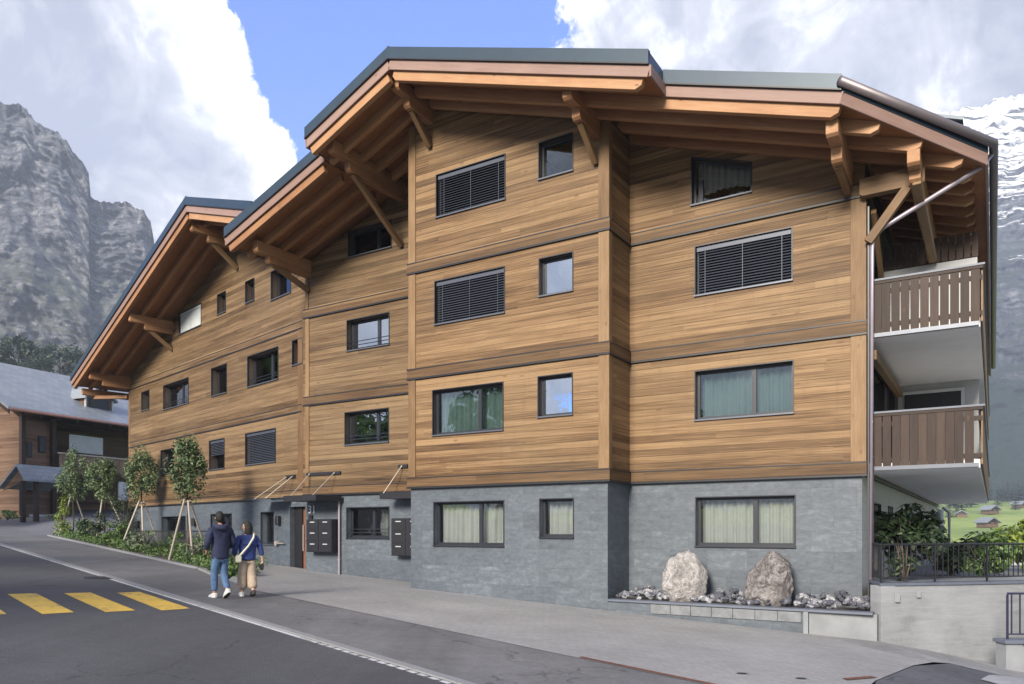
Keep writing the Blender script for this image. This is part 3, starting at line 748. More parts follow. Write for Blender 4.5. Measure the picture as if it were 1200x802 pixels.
# verge flashing: a raised lip along the sloping edges
for rf, zf, p, q in ((roofR, SL, (-5.05, VB), (1.68, VB)), (roofR, SL, (1.68, VC), (5.09, VC)), (roofL, SLL, (-7.93, VB), (-5.05, VB)), (roofM, SLM, (-12.05, VM), (-7.95, VM)), (roofAL, SAL, (-18.1, WA), (-4.45, WA)), (roofAR, SAR, (-4.45, WA), (0.6, WA))):
    b = MB(); z0, z1 = zf(p[0]), zf(q[0])
    b.hexa([(p[0], p[1] - 0.03, z0 - 0.24), (q[0], q[1] - 0.03, z1 - 0.24), (q[0], q[1] - 0.004, z1 - 0.24), (p[0], p[1] - 0.004, z0 - 0.24),
            (p[0], p[1] - 0.03, z0 + 0.03), (q[0], q[1] - 0.03, z1 + 0.03), (q[0], q[1] + 0.08, z1 + 0.03), (p[0], p[1] + 0.08, z0 + 0.03)])
    b.build('verge_flashing', ROOFM, rf)
    b = MB(); b.hexa([(p[0], p[1] - 0.045, z0 - 0.272), (q[0], q[1] - 0.045, z1 - 0.272), (q[0], q[1] + 0.02, z1 - 0.272), (p[0], p[1] + 0.02, z0 - 0.272),
            (p[0], p[1] - 0.045, z0 - 0.245), (q[0], q[1] - 0.045, z1 - 0.245), (q[0], q[1] - 0.002, z1 - 0.245), (p[0], p[1] - 0.002, z0 - 0.245)])
    b.build('drip_edge', BLACK, rf)
# rafters (timbers running down the slope)
def rafter(rf, zf, u0, u1, v, ch=0.0):
    beam('rafter', (u0, v, zf(u0) - 0.605), (u1, v, zf(u1) - 0.605), 0.14, 0.24, BEAM, rf, chamfer=ch)
rv = [-1.60, -0.80, -0.20, 0.45, 1.10, 1.75, 2.40, 3.05, 3.70, 4.35, 5.0, 5.65, 6.3, 6.95, 7.6, 8.25, 8.9]
for v in rv:
    if v < -1: u1 = 1.5
    else: u1 = min(5.0 + (v + 0.95) * 1.0 - 0.12, UE - 0.28)
    u0 = -4.98 if v < 0 else (0.06 if v < 1.15 else 5.25)
    rafter(roofR, SL, u0, u1, v, 0.09)
for v in (-1.60, -0.95, -0.30, 0.35, 1.0):
    rafter(roofL, SLL, -7.80, -5.12 if v < 0 else -5.95, v, 0.0)
for v in (-0.95, -0.30, 0.35, 1.0):
    rafter(roofM, SLM, -11.95, -8.0, v, 0.0)
for w in (-1.95, -1.30, -0.65):
    rafter(roofAL, SAL, -17.95, -4.52, w, 0.0); rafter(roofAR, SAR, -4.38, 0.5, w, 0.0)
# purlins with corbel and brace
def bracket(rf, u, tip, wv, ztop, h1=0.26, h2=0.24, c1=0.42, w=0.22, foot=None, top_v=None):
    beam('purlin', (u, tip, ztop - h1 / 2), (u, wv + 0.1, ztop - h1 / 2), w, h1, BEAM, rf, chamfer=0.05)
    beam('corbel', (u, tip + c1, ztop - h1 - h2 / 2 - 0.002), (u, wv + 0.1, ztop - h1 - h2 / 2 - 0.002), w - 0.02, h2, BEAM, rf, chamfer=0.05)
    if foot is not None:
        beam('brace', (u, tip + c1 + 0.22, ztop - h1 - h2 + 0.02), (u, wv - 0.04, foot), 0.13, 0.15, TRIM, rf)
bracket(roofR, -5.12, -1.42, 0.0, 11.744 - 0.56, foot=10.1)
bracket(roofR, -0.30, -1.45, 0.0, SL(-0.30) - 0.62, foot=8.45)
bracket(roofR, 4.88, -0.68, 1.21, SL(4.88) - 0.68, h1=0.30, h2=0.28, c1=0.5, foot=7.0)
bracket(roofR, 6.15, 0.38, 6.0, SL(6.15) - 0.70, h1=0.28, h2=0.2, c1=0.3)
beam('brace', (6.18, 0.75, SL(6.15) - 1.15), (6.3, 3.35, 6.0), 0.15, 0.17, TRIM, roofR)
bracket(roofL, -7.38, -1.38, 1.52, SLL(-7.38) - 0.50, h1=0.32, h2=0.26, c1=0.62, foot=8.42)
bracket(roofM, -11.28, -0.62, 1.52, SLM(-11.28) - 0.62, h1=0.34, h2=0.2, c1=0.45, foot=7.75)
bracket(roofAL, -4.75, -1.8, 0.0, SAL(-4.75) - 0.66, h1=0.28, c1=0.6, foot=10.0)
bracket(roofAL, -11.05, -1.8, 0.0, SAL(-11.05) - 0.66, h1=0.32, c1=0.6, foot=7.95)
bracket(roofAL, -16.3, -1.8, 0.0, SAL(-16.3) - 0.66, h1=0.32, c1=0.55)
beam('eave_purlin', (-17.75, -1.7, SAL(-17.75) - 0.90), (-17.75, 12.0, SAL(-17.75) - 0.90), 0.2, 0.3, BEAM, roofAL)
beam('outrigger', (-17.8, -1.15, SAL(-17.75) - 1.12), (-16.45, -0.05, SAL(-17.75) - 1.12), 0.16, 0.16, BEAM, roofAL)
# corner post bracket carrying the eave over the balconies
beam('bracket_beam', (5.12, 1.10, 6.98), (6.30, 1.10, 6.98), 0.2, 0.36, TRIM, roofR, chamfer=0.04)
beam('brace', (5.28, 1.06, 5.85), (6.0, 1.06, 6.80), 0.14, 0.17, TRIM, roofR)
beam('side_brace', (5.34, 1.4, 6.6), (5.34, 3.3, 5.1), 0.1, 0.14, TRIM, roofR)
beam('side_beam', (5.33, 1.35, 3.62), (5.33, 6.6, 3.62), 0.14, 0.2, TRIM, house, FB)
# gutters
def off(p, q, n, d): return None
b = MB(); b.smooth = True
gp = [(5.07, -1.05), (UE + 0.09, 1.28), (UE + 0.09, 25.0)]
b.tube([(u, v, SL(min(u, UE)) - 0.13) for u, v in gp], 0.085, 10); b.build('gutter', GUTT, roofR)
b = MB(); b.smooth = True
b.tube([(UE + 0.06, 1.6, SL(UE) - 0.2), (UE - 0.1, 1.55, SL(UE) - 0.42), (5.55, 1.12, 6.12), (5.36, 1.10, 5.95), (5.34, 1.10, 5.7), (5.34, 1.10, -1.0)], 0.045, 10)
dp = b.build('downpipe', PIPE, roofR)
b = MB(); b.tube([(5.34, 1.10, -1.0), (5.34, 1.10, -2.0)], 0.05, 10); b.build('standpipe', DARKM, dp)
b = MB(); b.box(5.265, 5.295, 1.10, 1.16, -1.6, 6.6); b.build('dark_strip', DARKM, dp)
# dormer on the right slope
b = MB(); zr = SL(6.2) + 0.22
b.prism([(6.0, 4.4, zr - 0.5), (6.75, 4.4, zr - 0.6), (6.75, 4.4, zr + 1.2), (6.0, 4.4, zr + 1.5)], (0, 0.9, 0))
dm = b.build('dormer', GREYP, roofR)
b = MB(); b.prism([(5.7, 4.2, zr + 1.66), (6.85, 4.2, zr + 1.20), (6.85, 4.2, zr + 1.28), (5.7, 4.2, zr + 1.74)], (0, 1.2, 0)); b.build('dormer_roof', ROOFM, dm)

# ------------------------------------------------------------------ balconies
def balcony(z0, zr0, zr1, solid):
    b = MB(); b.box(5.24, 7.22, 1.30, 24.3, z0, z0 + 0.17)
    bal = b.build('balcony', simple('balcony_white', (0.80, 0.80, 0.79), 0.7, 0.05, 2.0), house, FB)
    b = MB(); b.box(5.30, 7.20, 1.20, 1.296, z0 + 0.012, z0 + 0.09); b.build('edge_trim', SILLM, bal)
    rnd = random.Random(int(z0 * 10))
    rl = MB(); u = 5.36; n = 0
    def bd(b, u, w, dz): b.box(u, u + w, 1.21 + rnd.uniform(-0.004, 0.004), 1.24, zr0 + dz, zr1)
    while u < 7.1:
        w = 0.150
        rb = MB(); bd(rb, u, w, rnd.uniform(-0.006, 0.006))
        L = zr1 - zr0
        # each board as a timber with its grain upright
        me = MB(); me.box(0, L, 0, w, 0, 0.028)
        M = Matrix(((0, 1, 0, u), (0, 0, -1, 1.238 + rnd.uniform(-0.004, 0.004)), (1, 0, 0, zr0 + rnd.uniform(-0.006, 0.006)), (0, 0, 0, 1)))
        link(bpy.data.objects.new('railing_board', me.mesh('railing_board', DARKW)), bal, M)
        u += w + (0.006 if (n in solid) else 0.022); n += 1
    # rails and cap
    b = MB(); b.box(5.32, 7.26, 1.245, 1.29, zr0 + 0.12, zr0 + 0.21); b.box(5.32, 7.26, 1.245, 1.29, zr1 - 0.2, zr1 - 0.11)
    b.box(5.32, 7.27, 1.195, 1.295, zr1 + 0.002, zr1 + 0.06)
    b.build('railing_rail', DARKW, bal)
    b = MB(); b.box(5.31, 7.30, 1.18, 1.30, zr1 + 0.062, zr1 + 0.10); b.box(7.18, 7.30, 1.302, 24.3, zr1 + 0.062, zr1 + 0.10); b.build('cap_rail', CAPM, bal)
    # side railing running back along the house
    b = MB(); v = 1.26
    while v < 24.2:
        b.box(7.235, 7.265, v, v + 0.15, zr0, zr1); v += 0.168
    b.box(7.19, 7.232, 1.3, 24.3, zr0 + 0.12, zr0 + 0.21); b.box(7.19, 7.232, 1.3, 24.3, zr1 - 0.2, zr1 - 0.1)
    b.build('side_railing', TRIM, bal)
    return bal
bl = balcony(1.215, 1.28, 2.32, (2, 3, 4, 5, 6, 7, 8))
bu = balcony(3.93, 4.02, 5.02, (0,))
# partitions between the flats
b = MB(); b.box(5.24, 7.12, 7.3, 7.42, 1.386, 3.928); pt = b.build('partition', GREYP, bl)
b = MB(); b.box(5.40, 6.72, 7.24, 7.297, 1.5, 3.66); pf = b.build('partition_opening', BLACK, pt)
b = MB(); b.box(5.36, 6.80, 7.22, 7.296, 3.662, 3.74); b.box(6.722, 6.80, 7.22, 7.296, 1.5, 3.66); b.build('partition_frame', WHITE, pt)
b = MB(); b.box(5.30, 7.14, 3.45, 3.52, 4.10, 5.93); pt = b.build('partition', GREYP, bu)
b = MB(); u = 5.3
while u < 7.1:
    b.box(u, u + 0.115, 3.47, 3.50, 5.96, 6.5); u += 0.145
b.build('partition_slats', DARKW, pt)

# ------------------------------------------------------------------ things fixed to the entrance front
def canopy(F, pts, z, label, rods, bars):
    b = MB(); b.prism([(x, y, z - 0.10) for x, y in pts], (0, 0, 0.17))
    c0 = Vector((sum(p[0] for p in pts) / len(pts), sum(p[1] for p in pts) / len(pts), z))
    o = b.build('entrance_canopy', BLACK, None, HW @ F)
    tag(o, label, 'canopy')
    for p, q in rods:
        b = MB(); b.tube([p, q], 0.014, 6); b.build('suspension_rod', STEEL, o)
    for (x0, x1, yy, zz) in bars:
        b = MB(); b.box(x0, x1, yy - 0.05, yy - 0.0, zz - 0.05, zz + 0.05); b.build('wall_bracket', BLACK, o)
        for p, q in rods:
            if x0 - 0.2 < q[0] < x1 + 0.2:
                b = MB(); b.tube([(q[0], yy - 0.07, zz), (q[0], yy - 0.05, zz)], 0.028, 8); b.build('bolt', STEEL, o)
y = 1.52
canopy(FB, [(-11.46, 0.62), (-10.02, 0.62), (-9.78, 1.46), (-11.42, 1.46)], 1.02, 'wide black entrance canopy hung on steel rods above the dark mailboxes',
       [((-11.25, 0.75, 1.09), (-11.2, y - 0.06, 1.81)), ((-10.3, 0.75, 1.09), (-10.1, y - 0.06, 1.81))], [(-11.36, -9.85, y, 1.81)])
canopy(FB, [(-7.75, 0.95), (-5.88, 0.95), (-5.88, 1.46), (-7.6, 1.46)], 1.02, 'short black canopy half hidden behind the projecting slate corner',
       [((-7.9 + 0.25, 1.0, 1.09), (-7.35, y - 0.06, 1.9))], [(-7.5, -7.15, y, 1.9)])
b = MB(); b.prism([(-2.2, -0.95, 1.06), (-0.75, -0.95, 1.06), (-0.75, -0.06, 1.06), (-2.2, -0.06, 1.06)], (0, 0, 0.025))
o = tag(b.build('glass_canopy', GLASS2, None, HW @ FA), 'thin clear glass canopy over the slate wall left of the entrance door', 'canopy')
for p, q in (((-1.75, -0.85, 1.09), (-0.95, -0.06, 1.86)), ((-0.95, -0.85, 1.09), (-0.55, -0.06, 1.86))):
    b = MB(); b.tube([p, q], 0.014, 6); b.build('suspension_rod', STEEL, o)
b = MB(); b.box(-1.05, -0.42, -0.05, -0.0, 1.81, 1.91); b.build('wall_bracket', BLACK, o)
def mailboxes(u0, u1, z0, z1, cols, label):
    b = MB(); b.box(u0, u1, 1.26, 1.56, z0, z1)
    o = bevel(b.build('mailbox_block', BLACK, None, HW @ FB), 0.008); tag(o, label, 'mailboxes')
    cw = (u1 - u0) / cols; rh = (z1 - z0) / 3
    for i in range(cols):
        for j in range(3):
            x0 = u0 + i * cw + 0.02; zz = z0 + j * rh + 0.02
            b = MB(); b.box(x0, x0 + cw - 0.04, 1.245, 1.258, zz, zz + rh - 0.04); dr = b.build('mailbox_door', BLACK, o)
            b = MB(); b.box(x0 + 0.16, x0 + cw - 0.2, 1.238, 1.2445, zz + rh - 0.125, zz + rh - 0.10); b.build('name_plate', SCREEN, dr)
mailboxes(-11.12, -10.0, -0.68, 0.36, 2, 'black mailbox block of two columns below the house number')
mailboxes(-7.58, -6.46, -0.74, 0.36, 2, 'black mailbox block beside the projecting slate corner')
# house number, intercom, lamps, tap, pipe
cu = bpy.data.curves.new('house_number', 'FONT'); cu.body = '31'; cu.size = 0.36; cu.extrude = 0.008; cu.align_x = 'CENTER'
tmp = bpy.data.objects.new('tmp_text', cu); COL.objects.link(tmp); bpy.context.view_layer.update()
me = bpy.data.meshes.new_from_object(tmp.evaluated_get(bpy.context.evaluated_depsgraph_get())); bpy.data.objects.remove(tmp)
me.materials.clear(); me.materials.append(simple('white_numeral', (0.85, 0.85, 0.85), 0.5, 0.02, 2.0))
o = link(bpy.data.objects.new('house_number', me), None, HW @ FB @ Matrix.Translation((-11.18, 1.55, 0.56)) @ Matrix.Rotation(R(90), 4, 'X'))
tag(o, 'white house number 31 on the slate wall above the intercom', 'house number')
b = MB(); b.box(-11.30, -11.14, 1.50, 1.57, 0.26, 0.50); o = bevel(b.build('intercom', BLACK, None, HW @ FB), 0.01); tag(o, 'small black intercom box under the white house number', 'intercom')
b = MB(); b.tube([(-11.22, 1.492, 0.44), (-11.22, 1.499, 0.44)], 0.02, 10); b.build('speaker_grille', DARKM, o)
b = MB(); b.tube([(-9.92, 1.50, -1.40), (-9.92, 1.50, 1.02)], 0.035, 10); o = tag(b.build('drain_pipe', PIPE, None, HW @ FB), 'pale vertical drain pipe right of the two column mailboxes', 'pipe')
for zz in (-0.9, 0.8):
    b = MB(); b.tube([(-9.92, 1.50, zz - 0.02), (-9.92, 1.50, zz + 0.02)], 0.045, 10); b.build('pipe_clip', STEEL, o)
for a, zz, lb in ((-15.2, 0.30, 'small black wall lamp at the far end of the slate base, nearest the street trees'), (-8.75, 0.36, 'small black wall lamp between the two dark basement windows'), (-1.62, 0.36, 'small black wall lamp right of the single narrow basement window')):
    b = MB(); b.box(a - 0.1, a + 0.1, -0.10, 0.045, zz - 0.16, zz + 0.16); o = bevel(b.build('wall_lamp', BLACK, None, HW @ FA), 0.02); tag(o, lb, 'wall lamp', 'black wall lamps on the slate base')
    b = MB(); b.box(a - 0.07, a + 0.07, -0.07, 0.02, zz - 0.165, zz - 0.161); b.build('diffuser', WHITE, o)
b = MB(); b.tube([(-1.75, -0.06, -0.45), (-1.75, 0.045, -0.45)], 0.09, 14); b.tube([(-1.66, -0.05, -0.45), (-1.2, -0.05, -0.45)], 0.022, 8)
tag(b.build('wall_tap', STEEL, None, HW @ FA), 'round steel wall tap with a level spout on the slate wall', 'tap')
b = MB(); b.box(-3.4, 0.1, -0.45, 0.03, -1.56, -1.47); tag(b.build('boot_grate', BLACK, None, HW @ FA), 'long black grate lying along the foot of the slate wall by the door', 'grate')

# ------------------------------------------------------------------ rock bed in front of the right section
def BW(u, v):
    p = HW @ Vector((u, v, 0)); return p.x, p.y
def gB(u, v): return g0(*BW(u, v))
zc = -1.60
b = MB()
b.prism([(0.0, -0.03, -2.7), (4.30, -0.03, -2.7), (4.30, -0.03, zc - 0.002), (0.0, -0.03, zc - 0.002)], (0, 0.22, 0))
pl = b.build('planter_wall', STONE, None, HW @ FB); tag(pl, 'low slate planter wall with pale facing tiles under the rubble bed', 'planter')
b = MB(); u = 1.05; n = 0
while u < 4.1:
    b.box(u, u + 0.44, -0.062, -0.034, zc - 0.22, zc - 0.02); u += 0.452
b.build('facing_tile', simple('facing_tile', (0.15, 0.16, 0.172), 0.7, 0.3, 5.0), pl)
b = MB(); b.box(-0.02, 5.50, -0.085, 0.22, zc, zc + 0.045); b.build('coping', CAPM, pl)
b = MB(); b.box(4.25, 4.34, -0.07, -0.036, -2.6, zc - 0.003); b.build('end_post', CONCD, pl)
b = MB(); b.prism([(4.342, 0.0, -2.7), (5.56, 0.06, -2.7), (5.56, 0.06, zc - 0.002), (4.342, 0.0, zc - 0.002)], (0, 0.2, 0))
b.build('concrete_flank', CONC, pl)
b = MB(); b.box(-0.0, 5.45, 0.225, 1.25, -2.2, zc + 0.0); b.build('bed', SOIL, pl)

def rock_mesh(name, seed, mt, sub=2, rough=0.35, scale=(1, 1, 1), freq=1.4):
    bm = bmesh.new(); bmesh.ops.create_icosphere(bm, subdivisions=sub, radius=1.0)
    rnd = random.Random(seed); of = Vector((rnd.uniform(0, 50), rnd.uniform(0, 50), rnd.uniform(0, 50)))
    planes = [(Vector((rnd.gauss(0, 1), rnd.gauss(0, 1), rnd.gauss(0, 1))).normalized(), rnd.uniform(0.55, 0.85)) for _ in range(9)]
    for v in bm.verts:
        p = v.co.copy()
        for nrm, d in planes:
            k = p.dot(nrm)
            if k > d: p -= nrm * (k - d) * 0.85
        q = p * (1 + rough * noise.fractal(p * freq + of, 1.0, 2.1, 4))
        v.co = Vector((q.x * scale[0], q.y * scale[1], q.z * scale[2]))
    me = bpy.data.meshes.new(name); bm.to_mesh(me); bm.free(); me.materials.append(mt)
    return me
def rock_mat(name, dark, mid, light, s=2.0, bumpk=0.5):
    m, nt, bs, out = new_mat(name); g = NT(nt)
    rnd = g.n('ShaderNodeObjectInfo').outputs['Random']
    v = g.coord(); n1 = g.noise(v, s, 8, 0.68, 1.5); n2 = g.noise(v, s * 5, 6, 0.7)
    t = g.math('ADD', g.math('MULTIPLY', n1, 0.7), g.math('ADD', g.math('MULTIPLY', n2, 0.3), g.math('MULTIPLY', g.math('SUBTRACT', rnd, 0.5), 0.22)))
    c = g.ramp(t, [(0.32, dark), (0.5, mid), (0.66, light)])
    g.l(c, bs.inputs['Base Color']); bs.inputs['Roughness'].default_value = 0.85
    g.l(g.bump(g.math('ADD', n1, n2), bumpk, 0.05), bs.inputs['Normal'])
    return m
BOULD = rock_mat('boulder_stone', (0.10, 0.086, 0.084), (0.40, 0.378, 0.372), (0.66, 0.645, 0.64), 3.8, 1.4)
RUBB = rock_mat('slate_rubble', (0.035, 0.038, 0.05), (0.095, 0.10, 0.125), (0.50, 0.50, 0.52), 1.3)
def boulder(seed, u, v, w, d, h, label, rz):
    me = rock_mesh('boulder', seed, BOULD, 5, 0.11, (1, 1, 1), 2.3)
    rb = random.Random(seed * 3)
    cuts = [(Vector((rb.uniform(-1, 1), rb.uniform(-1, 0.3), rb.uniform(-0.3, 1))).normalized(), rb.uniform(0.58, 0.78)) for _ in range(7)]
    for v_ in me.vertices:
        p = v_.co.copy()
        for nr, dd_ in cuts:
            k = p.dot(nr)
            if k > dd_: p -= nr * (k - dd_) * 0.92
        p *= 1 + 0.05 * noise.fractal(p * 6 + Vector((seed, 0, 0)), 0.8, 2.2, 4)
        wd = 1.06 - 0.07 * p.z
        v_.co = Vector((p.x * w / 2 * wd, p.y * d / 2, max(p.z, -0.8) * h / 2 * 1.22))
    me.polygons.foreach_set('use_smooth', [True] * len(me.polygons))
    zmin = min(x.co.z for x in me.vertices); zmax = max(x.co.z for x in me.vertices)
    x, y = BW(u, v)
    o = link(bpy.data.objects.new('boulder', me)); o.location = (x, y, zc - 0.05 - zmin); o.rotation_euler = (0, 0, rz)
    tag(o, label, 'boulder', 'pale boulders in the rock bed')
boulder(5, 1.72, 0.62, 1.22, 0.74, 1.13, 'pale rounded boulder in the rubble bed, left of the pair', 0.2)
boulder(14, 3.52, 0.60, 1.08, 0.85, 1.32, 'pale wedge shaped boulder below the right end of the wide curtained window', -0.3)
rubs = [rock_mesh('slate_chunk', 40 + k, RUBB, 2, 0.3, (1.0, 0.72, 0.5)) for k in range(8)]
rnd = random.Random(3)
k = 0
for i in range(265):
    u = rnd.uniform(0.1, 5.35); v = rnd.uniform(0.3, 1.12)
    if i < 100: v = rnd.uniform(0.26, 0.5)
    if (abs(u - 1.72) < 0.5 or abs(u - 3.50) < 0.5) and v > 0.36: continue
    o = bpy.data.objects.new('slate_chunk', rubs[i % 8]); COL.objects.link(o)
    sz = rnd.uniform(0.06, 0.125) * (1.3 if rnd.random() < 0.2 else 1)
    x, y = BW(u, v)
    o.location = (x, y, zc + 0.04 + sz * 0.3 + (0.16 * (v - 0.25) + rnd.uniform(0, 0.09))); o.scale = (sz, sz, sz)
    o.rotation_euler = (rnd.uniform(-0.7, 0.7), rnd.uniform(-0.7, 0.7), rnd.uniform(0, 6.28))
    tag(o, 'angular dark slate chunk lying in the rubble bed below the slate wall', 'rubble stone', 'slate rubble in the planter bed')

# ------------------------------------------------------------------ retaining wall, terrace and railings on the right
PW = [(7.32, 15.72), (7.06, 14.70), (9.50, 15.22), (14.5, 16.4), (24, 19.0)]
zt = -1.06
b = MB()
for p, q in zip(PW, PW[1:]):
    d = (Vector(q) - Vector(p)).normalized(); n = Vector((-d.y, d.x)) * 0.3
    if p is PW[0]:
        b.prism([(7.32, 15.72, -3.6), (7.06, 14.70, -3.6), (7.33, 14.76, -3.6), (7.62, 15.72, -3.6)], (0, 0, zt + 3.6)); continue
    b.hexa([(p[0], p[1], -3.6), (q[0], q[1], -3.6), (q[0] + n.x, q[1] + n.y, -3.6), (p[0] + n.x, p[1] + n.y, -3.6),
            (p[0], p[1], zt), (q[0], q[1], zt), (q[0] + n.x, q[1] + n.y, zt), (p[0] + n.x, p[1] + n.y, zt)])
def concrete_wall_mat():
    m, nt, bs, out = new_mat('board_marked_concrete'); g = NT(nt)
    v = g.coord(); x, y, z = g.sep(v)
    n1 = g.noise(v, 1.1, 5, 0.6); n2 = g.noise(g.comb(g.math('MULTIPLY', x, 1.0), y, g.math('MULTIPLY', z, 9.0)), 1.4, 5, 0.7, 0.8); n3 = g.noise(v, 30, 3, 0.6)
    t = g.math('ADD', g.math('MULTIPLY', n1, 0.5), g.math('ADD', g.math('MULTIPLY', n2, 0.4), g.math('MULTIPLY', n3, 0.15)))
    c = g.ramp(t, [(0.33, (0.13, 0.136, 0.145)), (0.5, (0.215, 0.225, 0.238)), (0.7, (0.28, 0.29, 0.305))])
    # pour lines
    w = g.math('ADD', z, g.math('MULTIPLY', g.noise(v, 3.0, 2, 0.5), 0.03))
    for zl in (-1.50, -1.72):
        ln = g.math('LESS_THAN', g.math('ABSOLUTE', g.math('SUBTRACT', w, zl)), 0.008)
        c = g.mix(g.math('MULTIPLY', g.math('MULTIPLY', ln, g.ramp(n3, [(0.4, (0, 0, 0)), (0.6, (1, 1, 1))])), 0.6), c, (0.2, 0.2, 0.2))
    g.l(c, bs.inputs['Base Color']); bs.inputs['Roughness'].default_value = 0.8
    g.l(g.bump(g.math('ADD', n2, n3), 0.15, 0.02), bs.inputs['Normal'])
    return m
rw = b.build('retaining_wall', concrete_wall_mat()); tag(rw, 'pale cast concrete retaining wall carrying the terrace right of the boulders', 'retaining wall')
b = MB()
for p, q in zip(PW, PW[1:]):
    d = (Vector(q) - Vector(p)).normalized(); n = Vector((-d.y, d.x)) * 0.33; m_ = n * -0.1
    e = d * 0.03
    if p is PW[0]:
        b.prism([(7.29, 15.72, zt + 0.003), (7.03, 14.685, zt + 0.003), (7.36, 14.755, zt + 0.003), (7.65, 15.72, zt + 0.003)], (0, 0, 0.046)); continue
    if p is PW[1]: e = d * -0.30
    b.hexa([(p[0] + m_.x - e.x, p[1] + m_.y - e.y, zt + 0.002), (q[0] + m_.x, q[1] + m_.y, zt + 0.002), (q[0] + n.x, q[1] + n.y, zt + 0.002), (p[0] + n.x - e.x, p[1] + n.y - e.y, zt + 0.002),
            (p[0] + m_.x - e.x, p[1] + m_.y - e.y, zt + 0.05), (q[0] + m_.x, q[1] + m_.y, zt + 0.05), (q[0] + n.x, q[1] + n.y, zt + 0.05), (p[0] + n.x - e.x, p[1] + n.y - e.y, zt + 0.05)])
b.build('coping', CAPM, rw)
for (x, w, h, zz) in ((7.40, 0.10, 0.16, -1.30), (7.86, 0.09, 0.12, -1.24)):
    t = (x - 7.06) / 2.44; yy = 14.70 + 0.52 * t
    b = MB(); b.box(x - w / 2, x + w / 2, yy - 0.05, yy + 0.03, zz - h / 2, zz + h / 2); o = bevel(b.build('outlet_box', CONCD, rw), 0.012)
b = MB()
b.prism([(7.3, 15.75, zt - 0.12), (7.4, 15.0, zt - 0.12), (9.5, 15.5, zt - 0.12), (14.5, 16.7, zt - 0.12), (24, 19.2, zt - 0.12), (40, 45, zt - 0.12), (20.5, 36.8, zt - 0.12)], (0, 0, -0.2))
tag(b.build('terrace', CONCD), kind='structure')

def railing(pts, z0, z1, pitch, name, label, mt=BLACK, post_every=1.25, bar=0.0075):
    """posts, two rails and upright bars along a line"""
    o = None
    top = MB(); top.tube([(x, y, z1) for x, y in pts], 0.02, 8)
    o = top.build(name, mt); tag(o, label, 'railing')
    low = MB(); low.tube([(x, y, z0 + 0.09) for x, y in pts], 0.014, 6); low.build('bottom_rail', mt, o)
    bars = MB(); tot = 0.0
    posts = []
    for p, q in zip(pts, pts[1:]):
        d = Vector(q) - Vector(p); L = d.length; d.normalize(); n = max(1, int(L / pitch)); m = max(1, round(L / post_every))
        for i in range(n):
            c = Vector(p) + d * L * (i + 0.5) / n
            bars.box(c.x - bar, c.x + bar, c.y - bar, c.y + bar, z0 + 0.09, z1)
        for i in range(m + (1 if q is pts[-1] else 0)):
            posts.append(Vector(p) + d * L * i / m)
    bars.build('baluster', mt, o)
    for c in posts:
        b = MB(); b.box(c.x - 0.015, c.x + 0.015, c.y - 0.015, c.y + 0.015, z0, z1 - 0.02); b.build('post', mt, o)
    return o
railing([(7.34, 15.62), (7.14, 14.86), (9.50, 15.36), (14.5, 16.54), (24, 19.15)], zt + 0.05, -0.27, 0.115, 'metal_railing', 'black metal railing with upright bars along the terrace wall')
b = MB(); b.box(9.02, 9.32, 14.02, 14.32, -2.75, -2.07); b.box(9.32, 12.5, 14.06, 14.32, -2.75, -2.07)
pr = b.build('low_wall', CONCD); tag(pr, 'short concrete wall block with dark cap at the right edge of the photo', 'low wall')
b = MB(); b.box(8.98, 12.5, 13.97, 14.36, -2.068, -2.0); bevel(b.build('coping', CAPM, pr), 0.008)
railing([(9.14, 14.17), (12.4, 14.19)], -2.0, -1.16, 0.15, 'metal_railing', 'dark blue metal railing standing on the short wall at the right edge', simple('blue_black_metal', (0.02, 0.02, 0.05), 0.4, 0.1, 5.0), 0.62, 0.010)
# pale board fence at the back of the terrace
ft = empty('board_fence', 'low pale board fence at the back of the planted terrace', 'fence', (16, 25, zt - 0.12))
b = MB(); x = 12.2
while x < 21: b.box(x - 16, x + 0.16 - 16, -0.015, 0.015, 0.05, 0.62); x += 0.24
b.build('board', simple('pale_fence', (0.42, 0.44, 0.46), 0.7, 0.15, 3.0), ft)
b = MB(); b.box(-3.8, 5, 0.02, 0.06, 0.15, 0.22); b.box(-3.8, 5, 0.02, 0.06, 0.45, 0.52); b.build('rail', STAKE, ft)
b = MB()
for x in (-3.5, -1, 1.5, 4.5): b.box(x, x + 0.08, 0.065, 0.14, 0, 0.6)
b.build('post', STAKE, ft)

